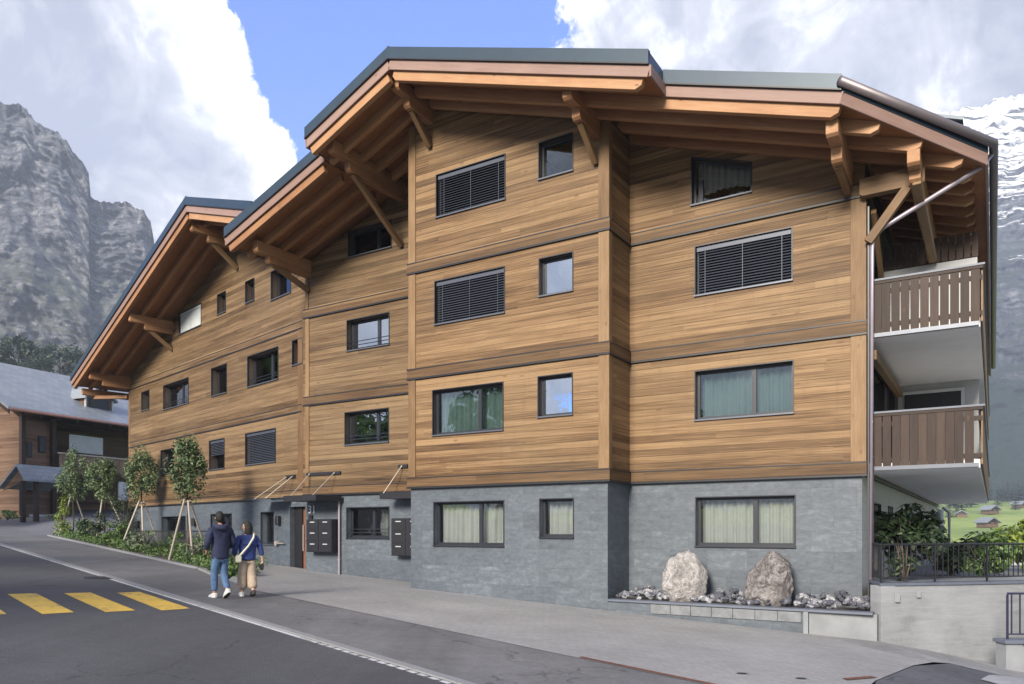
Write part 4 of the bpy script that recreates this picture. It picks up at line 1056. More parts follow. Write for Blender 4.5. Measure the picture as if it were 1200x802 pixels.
# ------------------------------------------------------------------ plants
def leaves(b, c, rad, n, size, seed, shape='ellipsoid', clumps=14, fill=0.72, up=0.3):
    """leaf-sized quads in clumps spread through a crown's volume"""
    r = random.Random(seed); c = Vector(c)
    cl = []
    while len(cl) < clumps:
        p = Vector((r.uniform(-1, 1), r.uniform(-1, 1), r.uniform(-1, 1)))
        if p.length > 1: continue
        if p.length < 0.35 and r.random() < 0.6: continue
        if shape == 'egg': k = 1.0 - 0.45 * max(0, p.z) ** 1.2; p = Vector((p.x * k, p.y * k, p.z))
        if shape == 'cone': k = 0.5 * (1 - p.z) + 0.12; p = Vector((p.x * k, p.y * k, p.z))
        if shape == 'dome': p.z = abs(p.z) * 2 - 1
        cl.append((p * fill, r.uniform(0.22, 0.42)))
    for i in range(n):
        q, rr = cl[r.randrange(len(cl))]
        d = Vector((r.gauss(0, 1), r.gauss(0, 1), r.gauss(0, 1))); d = d.normalized() * rr * (r.random() ** 0.4)
        p = q + d
        p = c + Vector((p.x * rad[0], p.y * rad[1], p.z * rad[2]))
        nrm = (d.normalized() + Vector((r.uniform(-.7, .7), r.uniform(-.7, .7), r.uniform(-.5, .7) + up))).normalized()
        t = nrm.cross(Vector((r.uniform(-1, 1), r.uniform(-1, 1), r.uniform(-1, 1))))
        if t.length < 1e-3: continue
        t.normalize(); s_ = nrm.cross(t); L = size * r.uniform(0.7, 1.35); w = L * 0.46
        k = len(b.v)
        b.v += [tuple(p - t * L * 0.5), tuple(p + s_ * w * 0.5 + nrm * L * 0.06), tuple(p + t * L * 0.5), tuple(p - s_ * w * 0.5 + nrm * L * 0.06)]
        b.f.append((k, k + 1, k + 2, k + 3)); b.m.append(b.mi)
def leaf_obj(b, name, mt, parent=None):
    me = bpy.data.meshes.new(name); me.from_pydata(b.v, [], b.f); me.materials.append(mt); me.update()
    return link(bpy.data.objects.new(name, me), parent)
LF_TREE = leaf_mat('laurel_leaf', (0.022, 0.048, 0.018), (0.20, 0.27, 0.125))
LF_GREEN = leaf_mat('shrub_leaf', (0.028, 0.065, 0.016), (0.17, 0.27, 0.075))
LF_DARK = leaf_mat('dark_leaf', (0.012, 0.026, 0.012), (0.045, 0.075, 0.030))
LF_LIME = leaf_mat('lime_leaf', (0.09, 0.15, 0.02), (0.26, 0.33, 0.06))
LF_PALE = leaf_mat('variegated_leaf', (0.06, 0.10, 0.05), (0.30, 0.34, 0.24))
LF_CONIF = leaf_mat('conifer_needle', (0.012, 0.03, 0.018), (0.05, 0.085, 0.045), 0.4)

def young_tree(x, y, base, crown_c, crown_r, seed, label, stakes, n=2300):
    t = empty('young_tree', label, 'tree', (x, y, base), 0, 'staked young trees in the planting strip')
    r = random.Random(seed); b = MB(); b.smooth = True
    top = crown_c + crown_r[2] * 0.55
    b.tube([(0, 0, -0.1), (0.02, 0.01, 1.0), (-0.02, 0.02, crown_c - crown_r[2] * 0.7), (0.03, 0, top)], [0.045, 0.04, 0.034, 0.012], 8)
    for i in range(9):
        a = r.uniform(0, 6.28); z = crown_c + r.uniform(-0.75, 0.4) * crown_r[2]; L = crown_r[0] * r.uniform(0.45, 0.8)
        b.tube([(0, 0, z), (cos(a) * L * 0.5, sin(a) * L * 0.5, z + 0.15), (cos(a) * L, sin(a) * L, z + 0.42)], [0.02, 0.013, 0.005], 5)
    b.build('trunk', BARK, t)
    b = MB(); leaves(b, (0, 0, crown_c), crown_r, int(n * 1.35), 0.13, seed, 'egg', 38, 0.88); leaf_obj(b, 'crown', LF_TREE, t)
    for (a, h, d) in stakes:
        p0 = Vector((cos(a) * d, sin(a) * d, -0.1)); p1 = Vector((cos(a) * 0.09, sin(a) * 0.09, h))
        b = MB(); b.tube([p0, p1], 0.036, 8); b.build('stake', STAKE, t)
    b = MB(); b.tube([(0.11 * cos(k), 0.11 * sin(k), max(s_[1] for s_ in stakes) - 0.12) for k in [i * pi / 5 for i in range(11)]], 0.018, 5); b.build('tie', BARK, t)
young_tree(-11.2, 26.5, g0(-11.2, 26.5), 3.25, (0.70, 0.70, 1.16), 21, 'tallest staked young tree, nearest the walking couple', [(-2.6, 2.15, 0.62), (0.4, 2.1, 0.72), (-0.9, 2.1, 0.66)])
young_tree(-16.4, 34.0, g0(-16.4, 34.0), 3.2, (0.76, 0.76, 1.2), 34, 'staked young tree by the left corner of the timber house', [(-2.6, 2.05, 0.85), (0.5, 2.05, 0.75), (-1.0, 2.0, 0.6)], 2500)
young_tree(-19.9, 37.5, g0(-19.9, 37.5), 3.1, (0.82, 0.82, 1.12), 45, 'dark staked young tree standing before the neighbouring house balcony', [(0.2, 2.4, 1.2), (-1.9, 2.3, 0.5)], 2300)
young_tree(-23.2, 40.6, g0(-23.2, 40.6), 3.3, (0.86, 0.86, 1.45), 56, 'staked young tree farthest up the street beside the slate porch roof', [(-2.7, 2.2, 0.7), (0.3, 2.2, 0.8)], 2500)

strip = [(-24.28, 40.47), (-15.0, 30.0), (-9.27, 23.20), (-7.75, 20.75), (-8.05, 22.2), (-9.9, 26.0), (-10.35, 27.25), (-20.2, 37.3), (-24.2, 42.0)]
sheet('planting_strip', strip, 0.02, SOIL)
ke = [P(13.5, 2.55), P(16.5, 3.12), P(38.8, 3.52), P(38.8, 3.68), P(16.5, 3.28), P(13.5, 2.71)]
tag(sheet('planting_kerb', ke, 0.07, GRAN, thick=0.1), kind='structure')
def strip_pt(r):
    while True:
        s_ = r.uniform(13.8, 39.5)
        w0 = 2.95 + (s_ - 13.8) * 0.02 if s_ < 16.5 else 3.3 + (s_ - 16.5) * 0.018
        wmax = 1.6 if s_ < 18 else 2.6
        if s_ < 18: wmax = 0.5 + (s_ - 13.8) * 0.4
        return P(s_, w0 + 0.15 + r.uniform(0, wmax)), s_
b = MB(); r = random.Random(9)
for i in range(520):
    (x, y), s_ = strip_pt(r)
    leaves(b, (x, y, g0(x, y) + 0.14), (0.36, 0.36, 0.26), 20, 0.12, 1000 + i, 'ellipsoid', 5)
tag(leaf_obj(b, 'ground_cover', LF_GREEN), kind='stuff', label='low green ground cover filling the planting strip', cat='ground cover')
def shrub(name, x, y, z, rad, n, leaf, mt, seed, label, shape='dome', cat='shrub', group=None, cl=16):
    t = empty(name, label, cat, (x, y, z), 0, group)
    b = MB(); r = random.Random(seed); b.smooth = True
    for i in range(6):
        a = r.uniform(0, 6.28); L = r.uniform(0.3, 0.75)
        b.tube([(0, 0, -0.05), (cos(a) * rad[0] * L * 0.4, sin(a) * rad[1] * L * 0.4, rad[2] * 0.7), (cos(a) * rad[0] * L, sin(a) * rad[1] * L, rad[2] * 1.5)], [0.02, 0.014, 0.005], 5)
    b.build('stem', BARK, t)
    b = MB(); leaves(b, (0, 0, rad[2]), rad, n, leaf, seed, shape, cl, 0.8); leaf_obj(b, 'foliage', mt, t)
def sg(s_, w): return P(s_, w)
for i, (s_, w, rad, n, mt, lb) in enumerate([
    (15.2, 3.35, (0.42, 0.42, 0.30), 420, LF_GREEN, 'small bright shrub at the near tip of the planting strip'),
    (17.4, 4.0, (0.6, 0.6, 0.38), 600, LF_GREEN, 'rounded green shrub at the foot of the tallest staked tree'),
    (19.8, 4.4, (0.7, 0.7, 0.5), 700, LF_PALE, 'pale variegated shrub right of the tallest tree stakes'),
    (22.5, 4.9, (0.9, 0.8, 0.55), 800, LF_GREEN, 'wide green shrub in front of the dark garden railing'),
    (25.5, 4.3, (0.8, 0.8, 0.5), 700, LF_PALE, 'pale leaved shrub between the two right hand staked trees'),
    (30.0, 4.4, (0.9, 0.9, 0.6), 800, LF_GREEN, 'green shrub at the foot of the tree by the house corner'),
    (32.8, 5.6, (0.9, 0.9, 1.55), 1300, LF_DARK, 'tall dark evergreen shrub left of the timber house corner'),
    (34.3, 4.6, (0.85, 0.85, 0.8), 900, LF_DARK, 'dark rounded shrub beside the leaning white stake'),
    (36.4, 4.7, (0.7, 0.7, 0.55), 700, LF_GREEN, 'low green shrub between the two far staked trees'),
    (38.4, 4.1, (0.55, 0.55, 1.2), 900, LF_LIME, 'tall lime green shrub at the far end of the planting strip')]):
    x, y = P(s_, w); shrub('garden_shrub', x, y, g0(x, y), rad, n, 0.13, mt, 300 + i, lb)
# garden railing and low wall in front of the wing
gm = HW @ FA
def AW(a, w): p = gm @ Vector((a, w, 0)); return (p.x, p.y)
railing([AW(-15.6, -1.25), AW(-4.6, -1.25)], -0.95, -0.02, 0.13, 'garden_railing', 'dark garden railing behind the staked trees before the slate base', BLACK, 1.6)
b = MB(); b.box(-15.7, -4.5, -1.38, -1.12, -1.5, -0.95); o = b.build('garden_wall', CONC, None, gm); tag(o, 'low pale concrete wall under the dark garden railing', 'low wall')
b = MB(); b.box(-15.72, -4.48, -1.40, -1.10, -0.948, -0.91); b.build('coping', CONCD, o)
# terrace plants
shrub('terrace_shrub', 9.0, 17.6, zt - 0.12, (0.85, 0.9, 0.98), 1700, 0.20, LF_DARK, 501, 'big dark leaved shrub on the terrace against the pale flank wall', 'ellipsoid', cl=22)
shrub('terrace_shrub', 11.4, 20.0, zt - 0.12, (0.8, 0.8, 0.62), 900, 0.18, LF_DARK, 502, 'dark shrub on the terrace in front of the pale far downpipe', 'ellipsoid')
shrub('terrace_shrub', 12.0, 19.5, zt - 0.12, (0.85, 0.8, 0.60), 1100, 0.17, LF_GREEN, 503, 'mid green bush behind the terrace railing below the meadow houses', 'ellipsoid')
shrub('terrace_shrub', 14.6, 21.5, zt - 0.12, (1.2, 1.2, 0.80), 1500, 0.2, LF_LIME, 504, 'pale lime green bush behind the terrace railing at the right edge', 'ellipsoid', cl=20)
b = MB(); b.tube([(20.2, 36.2, -1.2), (20.2, 36.2, 1.0)], 0.13, 12); o = tag(b.build('terrace_column', WHITE), 'pale round column under the far end of the balconies', 'column')
b = MB(); b.tube([(20.55, 36.1, -1.2), (20.55, 36.1, 0.85), (20.3, 36.2, 1.1)], 0.07, 8); b.build('downpipe', PIPE, o)

# ------------------------------------------------------------------ neighbouring house up the street
HX, HY = -34.8, 54.0
nh = empty('neighbour_house', 'dark brown timber house with grey slate roof beyond the staked trees', 'house', (HX, HY, 1.06), atan2(0.9165, 0.4))
nh.scale = (1.35, 1.35, 1.35)
NU = Matrix.Translation((0, 0, -0.8))
NWOOD = plank_mat('old_boarding', (0.045, 0.023, 0.014), (0.115, 0.066, 0.041), (0.19, 0.120, 0.078), 0.18, 0.15)
def slate_mat():
    m, nt, bs, out = new_mat('roof_slates'); g = NT(nt)
    x, y, z = g.sep(g.coord())
    br = g.n('ShaderNodeTexBrick'); br.offset = 0.5
    g.l(g.comb(x, g.math('MULTIPLY', z, 2.0), 0.0), br.inputs['Vector'])
    for k, q in (('Scale', 1.0), ('Mortar Size', 0.012), ('Brick Width', 0.42), ('Row Height', 0.36)): br.inputs[k].default_value = q
    br.inputs['Color1'].default_value = (0.19, 0.21, 0.235, 1); br.inputs['Color2'].default_value = (0.27, 0.295, 0.32, 1); br.inputs['Mortar'].default_value = (0.11, 0.12, 0.14, 1)
    n = g.noise(g.coord(), 0.5, 4, 0.6)
    c = g.mix(g.math('MULTIPLY', n, 0.5), br.outputs['Color'], (0.15, 0.17, 0.2))
    g.l(c, bs.inputs['Base Color']); bs.inputs['Roughness'].default_value = 0.42
    g.l(g.bump(br.outputs['Fac'], -0.3, 0.02), bs.inputs['Normal'])
    return m
SLATE = slate_mat()
ze = 6.42
def nb(name, mt, parent=None, *boxes):
    b = MB()
    for q in boxes: b.box(*q)
    return b.build(name, mt, parent or nh, NU if parent is None else None)
nb('wall', NWOOD, None, (0.9, 2.5, 1.0, 11.0, -1, 6.0))
nb('recess_wall', NWOOD, None, (2.5, 16.0, 3.2, 11.0, -1, 6.0))
nb('base_wall', WHITE, None, (1.3, 16.0, 0.85, 0.98, -1.5, 0.85), (1.3, 16, 0.98, 3.19, -1.5, 0.9))
b = MB(); b.prism([(0.9, 1.0, 6.001), (0.9, 11.0, 6.001), (0.9, 6.0, 9.1)], (15.1, 0, 0)); b.build('gable', NWOOD, nh, NU)
pit = 0.58
for (v0, v1, zz0, zz1) in ((0.0, 6.0, ze, ze + 6 * pit), (6.0, 12.0, ze + 6 * pit, ze)):
    b = MB(); b.prism([(-0.45, v0, zz0), (17.0, v0, zz0), (17.0, v1, zz1), (-0.45, v1, zz1)], (0, 0, -0.14))
    rf = b.build('roof', SLATE, nh, NU)
    b = MB(); b.prism([(-0.42, v0 + 0.02 if v0 == 0 else v0, zz0 - 0.142), (-0.42, v1, zz1 - 0.142), (-0.42, v1, zz1 - 0.36), (-0.42, v0 + 0.02 if v0 == 0 else v0, zz0 - 0.36)], (0.06, 0, 0)); b.build('fascia', DARKW, rf)
    if v0 == 0:
        b = MB(); b.smooth = True; b.tube([(-0.4, -0.08, ze - 0.12), (17, -0.08, ze - 0.12)], 0.085, 8); b.build('gutter', simple('copper_gutter', (0.2, 0.11, 0.10), 0.5, 0.2, 3.0), rf)
        for k in range(16):
            u = 0.3 + k * 1.05
            b = MB(); b.hexa([(u, 0.1, ze - 0.33), (u + 0.12, 0.1, ze - 0.33), (u + 0.12, 3.2, ze + 3.2 * pit - 0.36), (u, 3.2, ze + 3.2 * pit - 0.36), (u, 0.1, ze - 0.15), (u + 0.12, 0.1, ze - 0.15), (u + 0.12, 3.2, ze + 3.2 * pit - 0.15), (u, 3.2, ze + 3.2 * pit - 0.15)]); b.build('rafter', DARKW, rf)
        # small gabled dormer
        b = MB(); b.prism([(5.2, 1.6, 7.1), (6.9, 1.6, 7.1), (6.9, 1.6, 7.9), (6.05, 1.6, 8.5), (5.2, 1.6, 7.9)], (0, 2.4, 0)); dm = b.build('dormer', NWOOD, rf)
        b = MB(); b.prism([(4.95, 1.35, 7.82), (6.05, 1.35, 8.6), (7.15, 1.35, 7.82), (7.15, 1.35, 7.94), (6.05, 1.35, 8.74), (4.95, 1.35, 7.94)], (0, 3.0, 0)); b.build('dormer_roof', SLATE, dm)
        b = MB(); b.prism([(5.4, 1.55, 7.25), (6.7, 1.55, 7.25), (6.7, 1.55, 7.85), (6.05, 1.55, 8.3), (5.4, 1.55, 7.85)], (0, 0.045, 0)); b.build('dormer_window', BLACK, dm)
        b = MB(); b.box(5.1, 5.2, 1.55, 1.62, 7.05, 7.95); b.box(6.9, 7.0, 1.55, 1.62, 7.05, 7.95); b.build('dormer_post', WHITE, dm)
for (u0, u1, z0, z1) in ((1.12, 1.46, 4.0, 4.82), (1.82, 2.24, 4.3, 5.2), (1.2, 1.55, 2.1, 2.9)):
    b = MB(); b.box(u0, u1, 0.94, 1.02, z0, z1); w = b.build('window', DARKW, nh, NU)
    b = MB(); b.box(u0 + 0.06, u1 - 0.06, 0.925, 0.938, z0 + 0.06, z1 - 0.06); b.build('pane', BLACK, w)
for y0, z0, z1 in ((3.0, 4.0, 5.0), (5.2, 4.0, 5.0), (7.4, 4.0, 5.0), (3.0, 1.6, 2.6), (5.2, 1.6, 2.6), (7.4, 1.6, 2.6)):
    b = MB(); b.box(0.84, 0.92, y0, y0 + 0.8, z0, z1); w = b.build('window', DARKW, nh, NU)
    b = MB(); b.box(0.825, 0.838, y0 + 0.08, y0 + 0.72, z0 + 0.08, z1 - 0.08); b.build('pane', BLACK, w)
for u in (0.75, 2.5):
    b = MB(); b.box(u, u + 0.22, 0.75, 0.98, 0.9, 6.2); b.build('post', DARKW, nh, NU)
b = MB(); b.box(2.75, 16, 0.6, 3.19, 3.05, 3.2); bal = b.build('balcony', DARKW, nh, NU)
b = MB(); u = 2.75
while u < 13: b.box(u, u + 0.2, 0.56, 0.595, 3.2, 4.3); u += 0.215
b.build('railing', simple('railing_boards', (0.20, 0.125, 0.085), 0.6, 0.25, 2.0), bal)
b = MB(); b.box(2.7, 16, 0.5, 0.66, 4.302, 4.38); b.build('cap_rail', STAKE, bal)
b = MB(); b.box(3.6, 5.75, 0.9, 0.93, 4.5, 5.5); b.build('sun_screen', SCREEN, nh, NU)
b = MB(); b.box(2.0, 4.5, 3.1, 3.19, 0.9, 2.4); b.build('garage_door', DOORW, nh, NU)
b = MB(); b.box(6.5, 7.2, 0.5, 0.58, 1.85, 2.95); b.build('white_panel', WHITE, nh, NU)
b = MB(); b.prism([(-0.55, -1.35, 2.66), (-0.55, -0.75, 3.42), (-0.55, 0.65, 2.3), (-0.55, 0.65, 2.18), (-0.55, -0.75, 3.30), (-0.55, -1.35, 2.54)], (2.8, 0, 0)); pr = b.build('porch_roof', SLATE, nh, NU)
for u in (-0.5, 0.2, 2.0):
    b = MB(); b.box(u, u + 0.2, -1.15, -0.95, -0.5, 2.55); b.build('porch_post', DARKW, pr)
b = MB(); b.prism([(-0.40, -1.15, 2.52), (-0.40, -0.75, 3.1), (-0.40, 0.5, 2.1)], (0.06, 0, 0)); b.build('porch_gable', NWOOD, pr)
def nbw(u, v): p = MAT[nh.name] @ Vector((u * 1.35, v * 1.35, 0)); return p.x, p.y
shrub('garden_shrub', *nbw(-1.6, -1.7), 0.75, (0.9, 0.9, 0.35), 700, 0.13, LF_GREEN, 610, 'low green bush along the street before the slate porch')
shrub('garden_shrub', *nbw(-3.4, 0.4), 0.95, (0.9, 0.9, 0.95), 900, 0.14, LF_LIME, 611, 'lime yellow bush at the left edge beside the dark house')
shrub('garden_shrub', *nbw(0.6, -2.1), 0.65, (0.8, 0.8, 0.3), 600, 0.13, LF_PALE, 612, 'pale bush beneath the white base wall of the dark house')

# ------------------------------------------------------------------ people
def skin(name, verts, edges, mt, parent, M=None, sub=2, root=0):
    """one continuous surface grown on a jointed skeleton; verts = (x, y, z, rx[, ry])"""
    me = bpy.data.meshes.new(name)
    me.from_pydata([v[:3] for v in verts], edges, [])
    o = bpy.data.objects.new(name, me); COL.objects.link(o)
    sk = o.modifiers.new('s', 'SKIN'); sk.use_smooth_shade = True; sk.branch_smoothing = 0.3
    me.skin_vertices.new() if not me.skin_vertices else None
    for i, v in enumerate(verts):
        d = me.skin_vertices[0].data[i]
        d.radius = (v[3], v[4] if len(v) > 4 else v[3]); d.use_root = (i == root)
    sb = o.modifiers.new('b', 'SUBSURF'); sb.levels = sb.render_levels = sub
    bpy.context.view_layer.update()
    dg = bpy.context.evaluated_depsgraph_get()
    m2 = bpy.data.meshes.new_from_object(o.evaluated_get(dg))
    bpy.data.objects.remove(o); m2.name = name
    m2.materials.clear(); m2.materials.append(mt)
    m2.polygons.foreach_set('use_smooth', [True] * len(m2.polygons))
    return link(bpy.data.objects.new(name, m2), parent, M)

def cloth(name, a, b, scale=9, rough=0.8, bump=0.5):
    m, nt, bs, out = new_mat(name); g = NT(nt)
    v = g.coord(); n = g.noise(v, scale, 4, 0.6, 0.8); n2 = g.noise(v, 260, 2, 0.5)
    g.l(g.ramp(g.math('ADD', g.math('MULTIPLY', n, 0.8), g.math('MULTIPLY', n2, 0.2)), [(0.3, a), (0.7, b)]), bs.inputs['Base Color'])
    bs.inputs['Roughness'].default_value = rough
    g.l(g.bump(n, bump, 0.03), bs.inputs['Normal'])
    return m
SKINM = simple('skin', (0.52, 0.31, 0.21), 0.5, 0.08, 20.0)
HAIR = simple('black_hair', (0.008, 0.007, 0.007), 0.75, 0.4, 60.0, stretch=(8, 8, 1))
NAVY = cloth('navy_jacket', (0.009, 0.012, 0.036), (0.024, 0.031, 0.085))
BLUEJ = cloth('blue_jacket', (0.015, 0.030, 0.125), (0.035, 0.062, 0.23))
JEANS = cloth('blue_denim', (0.045, 0.095, 0.20), (0.115, 0.20, 0.36), 14)
BEIGE = cloth('beige_cloth', (0.36, 0.275, 0.205), (0.52, 0.42, 0.33), 8)
SHOEW = simple('white_shoe', (0.6, 0.6, 0.6), 0.6, 0.1, 30.0)
SHOED = simple('dark_shoe', (0.03, 0.028, 0.028), 0.6, 0.1, 30.0)
face = atan2(RD.y, RD.x) - pi / 2

def hand(V, E_, wrist, d, thumb, palm_n, s_=1.0):
    """palm and five separate curled fingers as skinned chains rooted in the palm"""
    d = Vector(d).normalized(); t = Vector(thumb).normalized(); n = Vector(palm_n).normalized()
    w = Vector(V[wrist][:3]); k = len(V)
    p = w + d * 0.055 * s_; V.append((*p, 0.026 * s_, 0.034 * s_)); E_.append((wrist, k))
    for j, (o, L) in enumerate(((0.026, 0.066), (0.009, 0.074), (-0.009, 0.069), (-0.025, 0.055))):
        b0 = p + d * 0.038 * s_ + t * o * s_
        a = len(V)
        V.append((*b0, 0.0095 * s_)); V.append((*(b0 + (d * 0.9 + n * 0.45) * L * 0.5 * s_), 0.0088 * s_)); V.append((*(b0 + (d * 1.25 + n * 1.25) * L * 0.5 * s_), 0.007 * s_))
        E_ += [(k, a), (a, a + 1), (a + 1, a + 2)]
    a = len(V); b0 = w + d * 0.035 * s_ + t * 0.03 * s_
    V.append((*b0, 0.011 * s_)); V.append((*(b0 + (d * 0.6 + t * 0.6 + n * 0.4) * 0.045 * s_), 0.009 * s_)); E_ += [(k, a), (a, a + 1)]

def head_mesh(name, c, s_, yaw, parent):
    """skull with face: brow, eye sockets, nose, mouth and ears (looks along +Y)"""
    bm = bmesh.new(); bmesh.ops.create_icosphere(bm, subdivisions=4, radius=1.0)
    for v in bm.verts:
        x, y, z = v.co
        X = x * 0.076; Y = y * 0.098; Z = z * 0.118
        if z < 0: X *= 1 - 0.28 * (-z) ** 1.5; Y = Y * (1 - 0.15 * -z) + 0.012 * -z
        if y > 0:
            nose = math.exp(-((x / 0.16) ** 2 + ((z + 0.18) / 0.2) ** 2)); Y += 0.026 * nose
            for sx in (-1, 1):
                Y -= 0.010 * math.exp(-(((x - sx * 0.42) / 0.2) ** 2 + ((z - 0.02) / 0.12) ** 2))
            Y += 0.006 * math.exp(-((x / 0.35) ** 2 + ((z + 0.55) / 0.08) ** 2)) - 0.005 * math.exp(-((x / 0.3) ** 2 + ((z + 0.47) / 0.03) ** 2))
        e = math.exp(-(((y + 0.05) / 0.18) ** 2 + ((z + 0.05) / 0.25) ** 2)) * (1 if abs(x) > 0.8 else 0)
        X += (0.018 * e) * (1 if x > 0 else -1)
        v.co = Vector((X, Y, Z)) * s_
    me = bpy.data.meshes.new(name); bm.to_mesh(me); bm.free()
    me.materials.append(SKINM); me.polygons.foreach_set('use_smooth', [True] * len(me.polygons))
    return link(bpy.data.objects.new(name, me), parent, Matrix.Translation(c) @ Matrix.Rotation(yaw, 4, 'Z'))

def hair_cap(c, s_, yaw, parent, long=0.0, seed=1):
    bm = bmesh.new(); bmesh.ops.create_icosphere(bm, subdivisions=4, radius=1.0)
    dele = []
    for v in bm.verts:
        x, y, z = v.co
        lim = -0.80 if y < -0.1 else (-0.45 if y < 0.12 else (0.25 + 0.35 * y))
        if z < lim and not (long and y < 0.25): dele.append(v)
        k = 1.07 + 0.10 * noise.noise(Vector((x * 5 + seed, y * 5, z * 5))) + 0.05 * noise.noise(Vector((x * 14 + seed, y * 14, z * 14)))
        X, Y, Z = x * 0.078 * k, y * 0.10 * k, z * 0.120 * k
        if long and z < 0.1 and y < 0.25:
            Z -= long * min(1, (0.1 - z)); X *= 1.05; Y -= 0.01
        v.co = Vector((X, Y - 0.006, Z + 0.008)) * s_
    bmesh.ops.delete(bm, geom=dele, context='VERTS')
    me = bpy.data.meshes.new('hair'); bm.to_mesh(me); bm.free()
    me.materials.append(HAIR); me.polygons.foreach_set('use_smooth', [True] * len(me.polygons))
    return link(bpy.data.objects.new('hair', me), parent, Matrix.Translation(c) @ Matrix.Rotation(yaw, 4, 'Z'))

def shoe(parent, heel, toe, pitch, mt, sole):
    """a shaped shoe: heel, instep, toe"""
    h = Vector(heel); d = Vector(toe) - h; L = d.length; yaw = atan2(d.y, d.x)
    bm = bmesh.new(); bmesh.ops.create_cube(bm, size=1.0)
    bmesh.ops.subdivide_edges(bm, edges=bm.edges[:], cuts=3, use_grid_fill=True)
    for v in bm.verts:
        x, y, z = v.co
        t = x + 0.5
        w = 0.075 + 0.025 * sin(t * pi) + 0.012 * t; hgt = 0.105 * (1 - 0.55 * smooth(0.25, 0.95, t))
        e = 1 - 0.35 * max(0, abs(x) * 2 - 0.75) * 2
        v.co = Vector((t * L, y * w * e, (z + 0.5) * hgt))
    me = bpy.data.meshes.new('shoe'); bm.to_mesh(me); bm.free(); me.materials.append(mt); me.materials.append(sole)
    me.polygons.foreach_set('use_smooth', [True] * len(me.polygons))
    for p in me.polygons:
        if p.center.z < 0.012: p.material_index = 1
    M = Matrix.Translation(h) @ Matrix.Rotation(yaw, 4, 'Z') @ Matrix.Rotation(-pitch, 4, 'Y')
    o = link(bpy.data.objects.new('shoe', me), parent, M)
    md = o.modifiers.new('b', 'SUBSURF'); md.levels = md.render_levels = 1
    return o

def man(x, y):
    p = empty('person', 'person in navy hooded jacket and blue jeans walking away up the sidewalk', 'person', (x, y, g0(x, y) + 0.012), face + 0.06)
    # left leg forward and planted, right leg trailing on its toes
    V = [(0, 0, 0.95, 0.13, 0.10), (0, 0.01, 1.15, 0.125, 0.09), (0, 0.02, 1.34, 0.15, 0.10), (0, 0.01, 1.46, 0.07, 0.06), (0, 0.03, 1.56, 0.05, 0.05),
         (-0.095, 0.0, 0.88, 0.085), (-0.085, 0.09, 0.50, 0.058), (-0.075, 0.10, 0.10, 0.04), (-0.075, 0.23, 0.05, 0.03),
         (0.095, -0.02, 0.88, 0.085), (0.078, 0.03, 0.50, 0.058), (0.06, -0.20, 0.17, 0.04), (0.06, -0.10, 0.06, 0.03),
         (-0.19, 0.0, 1.41, 0.055), (-0.27, -0.03, 1.14, 0.043), (-0.22, 0.14, 0.97, 0.032),
         (0.19, 0.0, 1.41, 0.055), (0.27, -0.02, 1.14, 0.043), (0.22, 0.16, 1.0, 0.032)]
    E_ = [(0, 1), (1, 2), (2, 3), (3, 4), (0, 5), (5, 6), (6, 7), (7, 8), (0, 9), (9, 10), (10, 11), (11, 12), (2, 13), (13, 14), (14, 15), (2, 16), (16, 17), (17, 18)]
    hand(V, E_, 15, (0.25, 0.8, -0.45), (0.5, 0.1, 0.8), (0.8, 0.2, -0.3)); hand(V, E_, 18, (-0.25, 0.8, -0.35), (-0.5, 0.1, 0.8), (-0.8, 0.2, -0.3))
    skin('body', V, E_, SKINM, p)
    head_mesh('head', Vector((0, 0.045, 1.655)), 1.0, -0.05, p); hair_cap(Vector((0, 0.045, 1.655)), 1.03, -0.05, p, 0, 4)
    J = [(0, 0.0, 0.79, 0.205, 0.145), (0, 0.0, 1.0, 0.20, 0.145), (0, 0.01, 1.2, 0.20, 0.14), (0, 0.01, 1.38, 0.19, 0.115), (0, 0.0, 1.47, 0.11, 0.095), (0, 0.0, 1.52, 0.075, 0.07),
         (-0.20, 0.0, 1.415, 0.085), (-0.285, -0.03, 1.14, 0.073), (-0.235, 0.11, 1.00, 0.055),
         (0.20, 0.0, 1.415, 0.085), (0.285, -0.02, 1.14, 0.073), (0.235, 0.13, 1.03, 0.055), (0, -0.09, 1.42, 0.10, 0.06)]
    skin('jacket', J, [(0, 1), (1, 2), (2, 3), (3, 4), (4, 5), (3, 6), (6, 7), (7, 8), (3, 9), (9, 10), (10, 11), (4, 12)], NAVY, p, root=1)
    T = [(0, 0, 0.90, 0.135, 0.115), (-0.088, 0.01, 0.76, 0.095), (-0.088, 0.09, 0.50, 0.082), (-0.076, 0.10, 0.12, 0.068),
         (0.088, -0.01, 0.76, 0.095), (0.082, 0.03, 0.50, 0.082), (0.064, -0.19, 0.18, 0.068)]
    skin('trousers', T, [(0, 1), (1, 2), (2, 3), (0, 4), (4, 5), (5, 6)], JEANS, p)
    shoe(p, (-0.075, 0.02, 0.0), (-0.085, 0.30, 0.0), 0.0, SHOEW, SHOED)
    shoe(p, (0.06, -0.30, 0.125), (0.065, -0.06, 0.0), -0.55, SHOEW, SHOED)
    # hood lying on the back
    b = MB(); b.smooth = True; b.tube([(-0.12, 0.04, 1.50), (-0.10, -0.08, 1.47), (0, -0.135, 1.44), (0.10, -0.08, 1.47), (0.12, 0.04, 1.50)], [0.04, 0.06, 0.07, 0.06, 0.04], 10); b.build('hood', NAVY, p)
    return p
